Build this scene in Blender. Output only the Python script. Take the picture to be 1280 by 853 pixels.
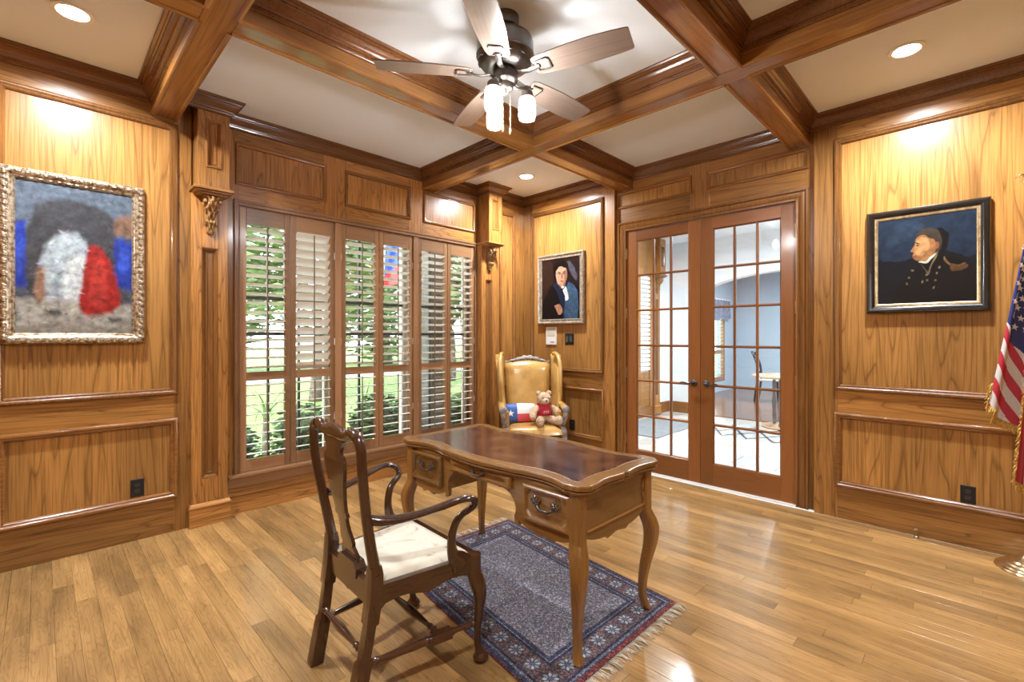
import bpy, bmesh, math, random
import numpy as np
from mathutils import Vector, Matrix
random.seed(7)
PI = math.pi
sc = bpy.context.scene
C = sc.collection
for o in list(bpy.data.objects): bpy.data.objects.remove(o)

# ---------------------------------------------------------------- camera
CX, CY, CZ = 3.944, -4.176, 1.3534
FPX = 585.5
cam = bpy.data.cameras.new('camera')
co = bpy.data.objects.new('camera', cam); C.objects.link(co)
cam.sensor_fit = 'HORIZONTAL'; cam.sensor_width = 36.0
cam.lens = 36.0 * FPX / 1280.0
cam.shift_y = -(426.5 - 420.0) / 1280.0
cam.clip_start = 0.02; cam.clip_end = 300
co.location = (CX, CY, CZ)
co.rotation_euler = (PI / 2, 0, math.atan2(0.7050, 0.7092))
sc.camera = co

# ---------------------------------------------------------------- light
CAN_W, HALL_W, BULB = 36.0, 60.0, 430.0
world = bpy.data.worlds.new('sky'); sc.world = world; world.use_nodes = True
bg = world.node_tree.nodes['Background']
bg.inputs[0].default_value = (0.86, 0.94, 1.0, 1); bg.inputs[1].default_value = 4.2
sun = bpy.data.lights.new('sun', 'SUN'); sun.energy = 5.0; sun.angle = 0.05; sun.color = (1, .95, .86)
so = bpy.data.objects.new('sun', sun); C.objects.link(so)
so.rotation_euler = (math.radians(38), math.radians(28), 0)
vs = sc.view_settings
vs.view_transform = 'Standard'; vs.look = 'None'; vs.gamma = 1; vs.use_curve_mapping = False
vs.exposure = 0.70

# ---------------------------------------------------------------- room sizes
H = 3.02            # ceiling
RX, FY = 4.70, -4.96  # right wall, front wall (behind the camera)
WX = -0.06          # window bay plane
DYP = 0.045         # door bay plane
def wy(y): return CY + (y - CY) * (CX - WX) / CX
def wz(z): return CZ + (z - CZ) * (CX - WX) / CX
def dx(x): return CX + (x - CX) * (DYP - CY) / (-CY)
def dz(z): return CZ + (z - CZ) * (DYP - CY) / (-CY)

# ---------------------------------------------------------------- materials
MATS = {}
def mat(name, col=(.5, .5, .5), rough=.5, metal=0, emis=None, estr=0, coat=0, spec=.5, build=None, **kw):
    if name in MATS: return MATS[name]
    m = bpy.data.materials.new(name); m.use_nodes = True
    nt = m.node_tree; p = nt.nodes['Principled BSDF']
    p.inputs['Base Color'].default_value = (*col, 1)
    p.inputs['Roughness'].default_value = rough
    p.inputs['Metallic'].default_value = metal
    p.inputs['Specular IOR Level'].default_value = spec
    p.inputs['Coat Weight'].default_value = coat
    p.inputs['Coat Roughness'].default_value = .12
    if emis: p.inputs['Emission Color'].default_value = (*emis, 1); p.inputs['Emission Strength'].default_value = estr
    if build: build(nt, p)
    MATS[name] = m
    return m
def N(nt, t, **kw):
    n = nt.nodes.new(t)
    for k, v in kw.items():
        if isinstance(k, str) and k.startswith('_'): n.inputs[int(k[1:])].default_value = v
        else: setattr(n, k, v)
    return n
def math_(nt, op, a, b=None, c=None):
    n = nt.nodes.new('ShaderNodeMath'); n.operation = op
    for i, v in enumerate((a, b, c)):
        if v is None: continue
        if isinstance(v, (int, float)): n.inputs[i].default_value = v
        else: nt.links.new(v, n.inputs[i])
    return n.outputs[0]
def ramp(nt, fac, stops):
    r = nt.nodes.new('ShaderNodeValToRGB'); e = r.color_ramp.elements
    while len(e) < len(stops): e.new(.5)
    for i, (p, c) in enumerate(stops): e[i].position = p; e[i].color = (*c, 1)
    nt.links.new(fac, r.inputs[0]); return r.outputs[0]
def mixc(nt, fac, a, b, mode='MIX'):
    n = nt.nodes.new('ShaderNodeMix'); n.data_type = 'RGBA'; n.blend_type = mode
    for i, v in ((0, fac), (6, a), (7, b)):
        if isinstance(v, (int, float)): n.inputs[i].default_value = v
        elif isinstance(v, tuple): n.inputs[i].default_value = (*v, 1)
        else: nt.links.new(v, n.inputs[i])
    return n.outputs[2]
def wood(name, dark, light, axis='z', ring=5.0, rough=.32, coat=.25, contrast=1.0, fine=95, rnd=True, bump=.05, stretch=.07, attr=None, tone=.25, shade=.72, big=1.3):
    key = name + '_' + axis
    if key in MATS: return MATS[key]
    def build(nt, p):
        tc = N(nt, 'ShaderNodeTexCoord'); oi = N(nt, 'ShaderNodeObjectInfo')
        rv = oi.outputs['Random']
        if attr:
            a = N(nt, 'ShaderNodeAttribute', attribute_name=attr); rv = a.outputs['Fac']
        off = math_(nt, 'MULTIPLY', rv, 41.0)
        cmb = N(nt, 'ShaderNodeCombineXYZ')
        for i in range(3): nt.links.new(off, cmb.inputs[i])
        add = N(nt, 'ShaderNodeVectorMath', operation='ADD')
        nt.links.new(tc.outputs['Object'], add.inputs[0]); nt.links.new(cmb.outputs[0], add.inputs[1])
        def mapped(s_long, s_cross):
            mp = N(nt, 'ShaderNodeMapping')
            sc3 = [s_cross] * 3; sc3['xyz'.index(axis)] = s_long
            mp.inputs['Scale'].default_value = sc3
            nt.links.new(add.outputs[0], mp.inputs[0]); return mp.outputs[0]
        n1 = N(nt, 'ShaderNodeTexNoise'); n1.inputs['Scale'].default_value = 1.0; n1.inputs['Detail'].default_value = 1.5; n1.inputs['Roughness'].default_value = .35; n1.inputs['Distortion'].default_value = .12
        nt.links.new(mapped(ring * stretch, ring), n1.inputs['Vector'])
        r = math_(nt, 'MULTIPLY', n1.outputs['Fac'], 13.0)
        r = math_(nt, 'FRACT', r)
        n2 = N(nt, 'ShaderNodeTexNoise'); n2.inputs['Scale'].default_value = 1.0; n2.inputs['Detail'].default_value = 3
        nt.links.new(mapped(fine * .03, fine), n2.inputs['Vector'])
        n3 = N(nt, 'ShaderNodeTexNoise'); n3.inputs['Scale'].default_value = 1.0; n3.inputs['Detail'].default_value = 2
        nt.links.new(mapped(big * .4, big * 1.6), n3.inputs['Vector'])
        rr = ramp(nt, r, [(0, (.30,) * 3), (.07, (.72,) * 3), (.35, (1,) * 3), (.90, (.88,) * 3), (1, (.30,) * 3)])
        f = mixc(nt, contrast, (1, 1, 1), rr)
        ff = ramp(nt, n2.outputs['Fac'], [(.36, (.40,) * 3), (.54, (1,) * 3)])
        f2 = mixc(nt, contrast * .75, f, mixc(nt, 1.0, f, ff, 'MULTIPLY'))
        bw = N(nt, 'ShaderNodeRGBToBW'); nt.links.new(f2, bw.inputs[0])
        tt = ramp(nt, n3.outputs['Fac'], [(.3, (shade,) * 3), (.7, (1.12,) * 3)])
        colr = mixc(nt, bw.outputs[0], dark, light)
        colr = mixc(nt, 1.0, colr, tt, 'MULTIPLY')
        tn = ramp(nt, rv, [(0, (1 - tone,) * 3), (1, (1 + tone * .5,) * 3)])
        colr = mixc(nt, 1.0, colr, tn, 'MULTIPLY')
        nt.links.new(colr, p.inputs['Base Color'])
        if bump:
            b = N(nt, 'ShaderNodeBump'); b.inputs['Strength'].default_value = bump; b.inputs['Distance'].default_value = .004
            nt.links.new(bw.outputs[0], b.inputs['Height']); nt.links.new(b.outputs[0], p.inputs['Normal'])
    return mat(key, rough=rough, coat=coat, build=build)
# honey coloured wall panelling, darker trim, redder doors, floor oak
def W_panel(a='z'): return wood('panel_wood', (.125, .045, .008), (.51, .244, .064), a, ring=7.5, stretch=.055, contrast=.92, shade=.62, rough=.3, coat=.3)
def W_frame(a='z'): return wood('frame_wood', (.11, .039, .007), (.48, .218, .054), a, ring=9, stretch=.06, contrast=.92, shade=.66, rough=.3, coat=.3)
def W_oak(a='z'):   return wood('oak_wood', (.095, .032, .005), (.50, .220, .054), a, ring=12, stretch=.08, contrast=1.0, shade=.68, rough=.3, coat=.3)
def W_trim(a='z'):  return wood('trim_wood', (.12, .044, .010), (.31, .128, .033), a, ring=8, contrast=.7, rough=.26, coat=.4)
def W_beam(a='z'):  return wood('beam_wood', (.155, .053, .010), (.38, .160, .036), a, ring=6, contrast=.65, rough=.27, coat=.45)
def W_crown(a='z'): return wood('crown_wood', (.075, .024, .007), (.19, .070, .018), a, ring=9, contrast=.6, rough=.26, coat=.4)
def W_shut(a='z'):  return wood('shutter_wood', (.20, .096, .042), (.36, .19, .09), a, ring=9, contrast=.5, rough=.34, coat=.2)
def W_door(a='z'):  return wood('door_wood', (.165, .055, .013), (.285, .103, .027), a, ring=6, contrast=.45, rough=.3, coat=.3)
def W_desk(a='z'):  return wood('desk_wood', (.115, .047, .010), (.285, .132, .032), a, ring=8, contrast=.45, rough=.27, coat=.4)
def W_chair(a='z'): return wood('walnut_wood', (.026, .0095, .0045), (.068, .027, .0125), a, ring=14, contrast=.5, rough=.2, coat=.6)
M_floor = wood('floor_oak', (.20, .098, .028), (.53, .31, .115), 'x', ring=26, contrast=.62, rough=.22, coat=.5, attr='rnd', stretch=.10, tone=.30, bump=.14, shade=.62, big=4.5, fine=130)
def noise_bump(scale, strength, dist=.003):
    def b(nt, p):
        tc = N(nt, 'ShaderNodeTexCoord'); n = N(nt, 'ShaderNodeTexNoise'); n.inputs['Scale'].default_value = scale; n.inputs['Detail'].default_value = 3
        nt.links.new(tc.outputs['Object'], n.inputs['Vector'])
        bp = N(nt, 'ShaderNodeBump'); bp.inputs['Strength'].default_value = strength; bp.inputs['Distance'].default_value = dist
        nt.links.new(n.outputs['Fac'], bp.inputs['Height']); nt.links.new(bp.outputs[0], p.inputs['Normal'])
    return b
def two_tone(a, b, scale, lo=.4, hi=.6, bumpn=0, detail=3):
    def f(nt, p):
        tc = N(nt, 'ShaderNodeTexCoord'); n = N(nt, 'ShaderNodeTexNoise'); n.inputs['Scale'].default_value = scale; n.inputs['Detail'].default_value = detail
        nt.links.new(tc.outputs['Object'], n.inputs['Vector'])
        nt.links.new(ramp(nt, n.outputs['Fac'], [(lo, a), (hi, b)]), p.inputs['Base Color'])
        if bumpn:
            bp = N(nt, 'ShaderNodeBump'); bp.inputs['Strength'].default_value = bumpn; bp.inputs['Distance'].default_value = .004
            nt.links.new(n.outputs['Fac'], bp.inputs['Height']); nt.links.new(bp.outputs[0], p.inputs['Normal'])
    return f
M_ceil = mat('ceiling_paint', (.77, .82, .87), .9, build=noise_bump(60, .25))
M_white = mat('hall_paint', (.80, .84, .88), .8, build=noise_bump(80, .05))
M_blue = mat('blue_paint', (.42, .52, .62), .8, build=noise_bump(80, .05))
M_cream = mat('louver_cream', (.90, .87, .82), .38, build=noise_bump(40, .03))
M_jamb = mat('window_cream', (.70, .62, .52), .6, build=noise_bump(50, .05))
M_black = mat('black_plastic', (.012, .012, .014), .35, build=noise_bump(200, .03))
M_bronze = mat('bronze', (.09, .085, .085), .32, .9, build=noise_bump(120, .05))
M_chrome = mat('chrome', (.75, .74, .72), .15, 1.0, build=noise_bump(50, .01))
M_brass = mat('aged_brass', (.38, .28, .16), .35, .9, build=noise_bump(60, .05))
M_gold = mat('polished_gold', (.95, .84, .55), .2, 1.0, build=noise_bump(40, .02))
M_pewter = mat('old_pewter', (.16, .14, .125), .3, 1.0, build=noise_bump(150, .3))
M_plate = mat('white_plastic', (.75, .74, .70), .4, build=noise_bump(100, .02))
M_ceilwhite = mat('downlight_trim', (.85, .85, .83), .4, build=noise_bump(100, .02))
M_mortar = mat('dark_gap', (.05, .028, .012), .8, build=noise_bump(60, .05))
def paint_build(nt, p):
    a = N(nt, 'ShaderNodeAttribute', attribute_name='col'); tc = N(nt, 'ShaderNodeTexCoord')
    n = N(nt, 'ShaderNodeTexNoise'); n.inputs['Scale'].default_value = 28; n.inputs['Detail'].default_value = 5
    nt.links.new(tc.outputs['Object'], n.inputs['Vector'])
    f = ramp(nt, n.outputs['Fac'], [(.3, (.6,) * 3), (.7, (1.35,) * 3)])
    nt.links.new(mixc(nt, 1.0, a.outputs['Color'], f, 'MULTIPLY'), p.inputs['Base Color'])
M_paint = mat('oil_paint', rough=.38, coat=.08, spec=.35, build=paint_build)
def flat_build(nt, p):
    a = N(nt, 'ShaderNodeAttribute', attribute_name='col'); tc = N(nt, 'ShaderNodeTexCoord')
    n = N(nt, 'ShaderNodeTexNoise'); n.inputs['Scale'].default_value = 300; n.inputs['Detail'].default_value = 2
    nt.links.new(tc.outputs['Object'], n.inputs['Vector'])
    f = ramp(nt, n.outputs['Fac'], [(.3, (.85,) * 3), (.7, (1.1,) * 3)])
    nt.links.new(mixc(nt, 1.0, a.outputs['Color'], f, 'MULTIPLY'), p.inputs['Base Color'])
M_cloth = mat('coloured_cloth', rough=.55, build=flat_build)
def glass_mat(name, tint=(1, 1, 1), refl=1.0):
    m = bpy.data.materials.new(name); m.use_nodes = True; nt = m.node_tree; nt.nodes.clear()
    o = N(nt, 'ShaderNodeOutputMaterial'); t = N(nt, 'ShaderNodeBsdfTransparent'); g = N(nt, 'ShaderNodeBsdfGlossy'); f = N(nt, 'ShaderNodeFresnel'); mx = N(nt, 'ShaderNodeMixShader')
    t.inputs[0].default_value = (*tint, 1); g.inputs['Roughness'].default_value = .005; f.inputs[0].default_value = 1.5
    nt.links.new(math_(nt, 'MINIMUM', math_(nt, 'MULTIPLY', f.outputs[0], refl), 1.0), mx.inputs[0]); nt.links.new(t.outputs[0], mx.inputs[1]); nt.links.new(g.outputs[0], mx.inputs[2]); nt.links.new(mx.outputs[0], o.inputs[0])
    MATS[name] = m; return m
M_glass = glass_mat('pane_glass', (.97, .985, .98), 1.4)
def jar_mat():
    m = bpy.data.materials.new('jar_glass'); m.use_nodes = True; nt = m.node_tree; nt.nodes.clear()
    o = N(nt, 'ShaderNodeOutputMaterial'); t = N(nt, 'ShaderNodeBsdfTransparent'); g = N(nt, 'ShaderNodeBsdfGlossy'); tr = N(nt, 'ShaderNodeBsdfTranslucent')
    g.inputs['Roughness'].default_value = .05; tr.inputs[0].default_value = (.95, .95, .93, 1)
    a = N(nt, 'ShaderNodeMixShader'); a.inputs[0].default_value = .35; b = N(nt, 'ShaderNodeMixShader')
    lw = N(nt, 'ShaderNodeLayerWeight'); lw.inputs[0].default_value = .25
    nt.links.new(t.outputs[0], a.inputs[1]); nt.links.new(tr.outputs[0], a.inputs[2])
    nt.links.new(lw.outputs['Fresnel'], b.inputs[0]); nt.links.new(a.outputs[0], b.inputs[1]); nt.links.new(g.outputs[0], b.inputs[2]); nt.links.new(b.outputs[0], o.inputs[0])
    return m
M_jar = jar_mat()

# ---------------------------------------------------------------- mesh builder
class B:
    def __init__(s): s.v = []; s.f = []; s.c = []
    def add(s, vs_, fs, col=None):
        o = len(s.v); s.v += [tuple(v) for v in vs_]
        s.f += [tuple(i + o for i in f) for f in fs]; s.c += [col] * len(fs); return s
    def box(s, lo, hi, col=None):
        x0, y0, z0 = lo; x1, y1, z1 = hi
        return s.add([(x0, y0, z0), (x1, y0, z0), (x1, y1, z0), (x0, y1, z0), (x0, y0, z1), (x1, y0, z1), (x1, y1, z1), (x0, y1, z1)],
                     [(0, 3, 2, 1), (4, 5, 6, 7), (0, 1, 5, 4), (1, 2, 6, 5), (2, 3, 7, 6), (3, 0, 4, 7)], col)
    def cbox(s, lo, hi, c=.004, col=None):
        m = [(lo[i] + hi[i]) / 2 for i in range(3)]; h = [abs(hi[i] - lo[i]) / 2 for i in range(3)]
        c = min(c, min(h) * .9); V = []; idx = {}
        for sx in (-1, 1):
            for sy in (-1, 1):
                for sz in (-1, 1):
                    sg = (sx, sy, sz)
                    for a in range(3):
                        p = [m[i] + sg[i] * (h[i] - (0 if i == a else c)) for i in range(3)]
                        idx[(sx, sy, sz, a)] = len(V); V.append(p)
        F = []
        for a in range(3):
            b_, c_ = (a + 1) % 3, (a + 2) % 3
            for sa in (-1, 1):
                q = []
                for (u, w) in ((-1, -1), (1, -1), (1, 1), (-1, 1)):
                    g = [0, 0, 0]; g[a] = sa; g[b_] = u; g[c_] = w; q.append(idx[(*g, a)])
                F.append(tuple(q) if sa > 0 else tuple(q[::-1]))
            for u in (-1, 1):
                for w in (-1, 1):
                    g0 = [0, 0, 0]; g0[b_] = u; g0[c_] = w; g1 = list(g0); g0[a] = -1; g1[a] = 1
                    q = (idx[(*g0, b_)], idx[(*g1, b_)], idx[(*g1, c_)], idx[(*g0, c_)])
                    F.append(q if u * w > 0 else q[::-1])
        for sx in (-1, 1):
            for sy in (-1, 1):
                for sz in (-1, 1):
                    t = tuple(idx[(sx, sy, sz, a)] for a in range(3)); F.append(t if sx * sy * sz > 0 else t[::-1])
        return s.add(V, F, col)
    def loft(s, rings, cap=True, closed=True, loop=False, col=None):
        n = len(rings[0]); V = [p for r in rings for p in r]; F = []
        R = len(rings)
        for i in range(R if loop else R - 1):
            for j in range(n if closed else n - 1):
                k = (j + 1) % n; i2 = (i + 1) % R
                F.append((i * n + j, i * n + k, i2 * n + k, i2 * n + j))
        if cap and not loop: F.append(tuple(range(n))[::-1]); F.append(tuple((R - 1) * n + j for j in range(n)))
        return s.add(V, F, col)
    def tube(s, path, rad, n=10, aspect=1.0, up=(0, 0, 1), square=False, cap=True, loop=False, col=None):
        P = [Vector(p) for p in path]; rings = []
        if not isinstance(rad, (list, tuple)): rad = [rad] * len(P)
        U = Vector(up)
        for i, p in enumerate(P):
            if loop: t = P[(i + 1) % len(P)] - P[i - 1]
            else: t = P[min(i + 1, len(P) - 1)] - P[max(i - 1, 0)]
            t.normalize()
            a = U - t * U.dot(t)
            if a.length < 1e-4: a = Vector((1, 0, 0)) - t * t.x
            a.normalize(); b = t.cross(a); r = rad[i]
            ra, rb = r if isinstance(r, (tuple, list)) else (r, r * aspect)
            ring = []
            for k in range(n):
                an = 2 * PI * (k + .5) / n
                if square:
                    ca, sa = math.cos(an), math.sin(an); m_ = max(abs(ca), abs(sa)) ** .82
                    ring.append(p + a * (ra * ca / m_) + b * (rb * sa / m_))
                else: ring.append(p + a * (ra * math.cos(an)) + b * (rb * math.sin(an)))
            rings.append(ring)
        return s.loft(rings, cap, True, loop, col)
    def lathe(s, prof, c=(0, 0, 0), axis=(0, 0, 1), n=20, col=None):
        c = Vector(c); w = Vector(axis).normalized(); u = w.orthogonal().normalized(); v = w.cross(u)
        rings = [[c + w * h + u * (r * math.cos(2 * PI * k / n)) + v * (r * math.sin(2 * PI * k / n)) for k in range(n)] for r, h in prof]
        return s.loft(rings, True, True, False, col)
    def turned(s, p0, p1, prof, n=12):
        p0 = Vector(p0); p1 = Vector(p1); L = (p1 - p0).length
        return s.lathe([(r, t * L) for t, r in prof], p0, p1 - p0, n)
    def ell(s, c, r, n=14, m=9, rot=None, col=None):
        c = Vector(c); rings = []
        for i in range(m + 1):
            th = PI * (i / m * .98 + .01); ring = []
            for k in range(n):
                ph = 2 * PI * k / n
                p = Vector((r[0] * math.sin(th) * math.cos(ph), r[1] * math.sin(th) * math.sin(ph), r[2] * math.cos(th)))
                if rot: p = rot @ p
                ring.append(c + p)
            rings.append(ring)
        return s.loft(rings, True, True, False, col)
    def plate(s, poly, pm, h0, h1, col=None):
        n = len(poly); V = [pm(u, v, h0) for u, v in poly] + [pm(u, v, h1) for u, v in poly]
        F = [tuple(range(n)), tuple(range(n, 2 * n))[::-1]] + [(i, (i + 1) % n, n + (i + 1) % n, n + i) for i in range(n)]
        return s.add(V, F, col)
    def rectm(s, pm, u0, u1, v0, v1, prof):
        rings = []
        for a, h in prof: rings.append([pm(u0 + a, v0 + a, h), pm(u1 - a, v0 + a, h), pm(u1 - a, v1 - a, h), pm(u0 + a, v1 - a, h)])
        return s.loft(rings, cap=False)
    def grid(s, nx, ny, fn, col=None, colfn=None):
        V = [fn(i / nx, j / ny) for j in range(ny + 1) for i in range(nx + 1)]
        o = len(s.v); s.v += [tuple(v) for v in V]
        for j in range(ny):
            for i in range(nx):
                a = o + j * (nx + 1) + i; s.f.append((a, a + 1, a + nx + 2, a + nx + 1)); s.c.append(colfn((i + .5) / nx, (j + .5) / ny) if colfn else col)
        return s
    def mesh(s, name, m, smooth=False, attr=None, recalc=True):
        me = bpy.data.meshes.new(name); me.from_pydata(s.v, [], s.f)
        if any(c is not None for c in s.c):
            at = me.attributes.new('col', 'FLOAT_COLOR', 'FACE')
            for i, c in enumerate(s.c): at.data[i].color = (*(c or (.5, .5, .5)), 1)
        if attr is not None:
            at = me.attributes.new('rnd', 'FLOAT', 'FACE')
            for i in range(len(s.f)): at.data[i].value = attr if isinstance(attr, float) else attr[i]
        if recalc:
            bm = bmesh.new(); bm.from_mesh(me); bmesh.ops.recalc_face_normals(bm, faces=bm.faces); bm.to_mesh(me); bm.free()
        if m: me.materials.append(m)
        if smooth:
            for p in me.polygons: p.use_smooth = True
            if smooth != 'all':
                try: me.set_sharp_from_angle(angle=math.radians(38))
                except Exception: pass
        me.update(); return me
    def obj(s, name, m, parent=None, smooth=False, attr=None, recalc=True):
        o = bpy.data.objects.new(name, s.mesh(name, m, smooth, attr, recalc)); C.objects.link(o)
        if parent: o.parent = parent
        return o
def tag(o, label, cat, group=None, kind=None):
    if label: o['label'] = label
    if cat: o['category'] = cat
    if group: o['group'] = group
    if kind: o['kind'] = kind
    return o
def thing(name, label, cat, loc=(0, 0, 0), rz=0, group=None, kind=None):
    o = bpy.data.objects.new(name, None); C.objects.link(o); o.location = loc; o.rotation_euler = (0, 0, rz); o.empty_display_size = .1
    return tag(o, label, cat, group, kind)
def place(me, name, parent, loc=(0, 0, 0), rot=(0, 0, 0), scale=None):
    o = bpy.data.objects.new(name, me); C.objects.link(o); o.parent = parent; o.location = loc; o.rotation_euler = rot
    if scale: o.scale = scale
    return o
def spline(pts, n=6):
    P = [Vector(p) for p in pts]; out = []
    for i in range(len(P) - 1):
        p0 = P[max(i - 1, 0)]; p1 = P[i]; p2 = P[i + 1]; p3 = P[min(i + 2, len(P) - 1)]
        for k in range(n):
            t = k / n; out.append(.5 * ((2 * p1) + (p2 - p0) * t + (2 * p0 - 5 * p1 + 4 * p2 - p3) * t * t + (3 * p1 - p0 - 3 * p2 + p3) * t ** 3))
    out.append(P[-1]); return out
def spline1(vals, n=6): return [v.x for v in spline([(v, 0, 0) for v in vals], n)]
def sweep2d(b, path, prof, closed=False, col=None):
    """offset to the left of the path, prof = [(offset, z)]"""
    n = len(path); P = [Vector((p[0], p[1])) for p in path]; rings = []
    for i in range(n):
        d1 = (P[i] - P[i - 1]).normalized() if (closed or i > 0) else None
        d2 = (P[(i + 1) % n] - P[i]).normalized() if (closed or i < n - 1) else None
        d1 = d1 or d2; d2 = d2 or d1
        n1 = Vector((-d1.y, d1.x)); n2 = Vector((-d2.y, d2.x)); m = (n1 + n2); m = m / max(m.dot(n1), .2)
        rings.append([(P[i].x + m.x * a, P[i].y + m.y * a, z) for a, z in prof])
    return b.loft(rings, cap=not closed, closed=False, loop=closed, col=col) if False else b.loft(rings, cap=False, closed=False, loop=closed, col=col)

def PLn(x0): return lambda u, v, h: (x0 + h, u, v)
def PBk(y0): return lambda u, v, h: (u, y0 - h, v)
def PRt(x0): return lambda u, v, h: (x0 - h, u, v)
def PFr(y0): return lambda u, v, h: (u, y0 + h, v)
def pbox(b, pm, u0, u1, v0, v1, h0, h1, c=.002):
    p = pm(u0, v0, h0); q = pm(u1, v1, h1)
    lo = [min(p[i], q[i]) for i in range(3)]; hi = [max(p[i], q[i]) for i in range(3)]
    return b.cbox(lo, hi, c) if c else b.box(lo, hi)

# ================================================================ FLOOR
floor = B().box((-.3, FY - .2, -.12), (RX + .2, .02, -.012)).obj('floor', M_mortar)
tag(floor, 'honey oak strip floor of the panelled study', 'floor', kind='structure')
PW = .081
planks = []
y = 0.0; r = 0
while y > FY - .02:
    x = -.05 - random.random() * .8
    while x < RX:
        L = random.uniform(.55, 1.6); planks.append((max(x, -.05), min(x + L, RX + .02), y - PW, y)); x += L
    y -= PW; r += 1
def pk_px(p):
    mx, my = (p[0] + p[1]) / 2, (p[2] + p[3]) / 2; return -math.hypot(mx - CX, my - CY) if True else 0
def infront(p):
    mx, my = (p[0] + p[1]) / 2 - CX, (p[2] + p[3]) / 2 - CY; d = -mx * .705 + my * .709; l = mx * .709 + my * .705
    return d > .9 and abs(l) < d * 1.25
vis = sorted([p for p in planks if infront(p) and p[1] - p[0] > .05], key=lambda p: math.hypot((p[0] + p[1]) / 2 - CX, (p[2] + p[3]) / 2 - CY))[:298]
rest = [p for p in planks if p not in set(vis)]
def plank_geo(b, p):
    g = .0003; c = .0007; x0, x1, y0, y1 = p[0] + g, p[1] - g, p[2] + g, p[3] - g; dzz = random.uniform(-.0004, .0004)
    b.add([(x0, y0, -.012), (x1, y0, -.012), (x1, y1, -.012), (x0, y1, -.012), (x0, y0, -c), (x1, y0, -c), (x1, y1, -c), (x0, y1, -c),
           (x0 + c, y0 + c, dzz), (x1 - c, y0 + c, dzz), (x1 - c, y1 - c, dzz), (x0 + c, y1 - c, dzz)],
          [(0, 1, 5, 4), (1, 2, 6, 5), (2, 3, 7, 6), (3, 0, 4, 7), (4, 5, 9, 8), (5, 6, 10, 9), (6, 7, 11, 10), (7, 4, 8, 11), (8, 9, 10, 11)])
for p in vis:
    b = B(); plank_geo(b, p); b.obj('plank', M_floor, floor, attr=random.random())
b = B(); at = []
for p in rest:
    k = len(b.f); plank_geo(b, p); rv = random.random(); at += [rv] * (len(b.f) - k)
o = b.obj('plank_field', M_floor, floor, attr=at); o['kind'] = 'stuff'

# ================================================================ WALLS
BOL = [(0, 0), (0, .012), (.004, .019), (.012, .023), (.02, .021), (.026, .012), (.030, .010), (.036, .012), (.042, .006), (.046, -.010)]
SMALL = [(0, 0), (0, .010), (.004, .015), (.010, .016), (.016, .011), (.020, .008), (.026, .008), (.030, -.008)]
def panel(parent, pm, ax, u0, u1, v0, v1, prof=BOL, pmat=W_panel, grain='z', mmat=W_trim):
    B().rectm(pm, u0, u1, v0, v1, prof).obj('panel_moulding', mmat('z' if (v1 - v0) > (u1 - u0) else ax), parent, smooth=True)
    b = B(); a = prof[-1][0] - .006; pbox(b, pm, u0 + a, u1 - a, v0 + a, v1 - a, -.022, prof[-1][1] + .002, 0)
    b.obj('wall_panel', pmat(grain), parent)
def panelled(parent, pm, ax, ua, ub, va, vb, cols, rows, wv=W_frame, wh=W_frame, prof=BOL, pmat=W_panel):
    e = ua; over = .02
    edges = [ua] + [x for c in cols for x in c] + [ub]
    for i in range(0, len(edges), 2):
        if edges[i + 1] - edges[i] > .004:
            b = B(); pbox(b, pm, edges[i] - (over if i else 0), edges[i + 1] + (over if i + 2 < len(edges) else 0), va, vb, -.02, 0, .0015); b.obj('stile', wv('z'), parent)
    for c in cols:
        ve = [va] + [x for q in rows for x in q] + [vb]
        for i in range(0, len(ve), 2):
            if ve[i + 1] - ve[i] > .004:
                b = B(); pbox(b, pm, c[0] + over, c[1] - over, ve[i] - (over if i else 0), ve[i + 1] + (over if i + 2 < len(ve) else 0), -.02, -.0004, .0015); b.obj('rail', wh(ax), parent)
        for q in rows: panel(parent, pm, ax, c[0], c[1], q[0], q[1], prof, pmat)

ROWS = [(.235, .786), (.95, 2.815)]
# ---- left wall (windows)
WIN0, WIN1 = wy(-3.117), wy(-.801)      # shutter opening
WZ0, WZ1 = wz(.316), wz(2.335)
wl = B()
wl.box((-.30, FY, 0), (-.022, WIN0 - .01, H)).box((-.30, WIN1 + .01, 0), (-.022, .25, H))
wl.v = [(x if x != -.022 else x, y_, z_) for x, y_, z_ in wl.v]
wl = B()
wl.box((-.30, FY, 0), (-.022, -3.24, H)).box((-.30, -3.24, 0), (-.085, WIN0 - .004, H)).box((-.30, WIN1 + .004, 0), (-.085, -.60, H)).box((-.30, -.60, 0), (-.022, .0, H))
wl.box((-.30, WIN0 - .004, 0), (-.085, WIN1 + .004, WZ0 - .004)).box((-.30, WIN0 - .004, WZ1 + .004), (-.085, WIN1 + .004, H))
wall_l = wl.obj('wall_left', W_frame('z')); tag(wall_l, 'panelled wood wall with three shuttered windows', 'wall', kind='structure')
pl0 = PLn(0)
panelled(wall_l, pl0, 'y', FY, -3.425, 0, 2.96, [(-4.88, -4.45), (-4.365, -3.506)], ROWS)
panelled(wall_l, pl0, 'y', -.50, .0, 0, 2.96, [(-.42, -.155)], ROWS)
plw = PLn(WX)
U1, U2, U3 = (wy(-3.149), wy(-2.457)), (wy(-2.293), wy(-1.621)), (wy(-1.472), wy(-.79))
panelled(wall_l, plw, 'y', -3.235, -.60, WZ1 + .035, 2.96, [U1, U2, U3], [(2.508, 2.832)], wv=W_oak, wh=W_oak, prof=SMALL, pmat=W_oak)
# side casings of the window bay with stepped strips
for (a, b_) in ((-3.225, WIN0), (WIN1, -.655)):
    b = B(); pbox(b, plw, a, b_, .14, WZ1 + .035, -.02, 0); b.obj('stile', W_oak('z'), wall_l)
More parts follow.
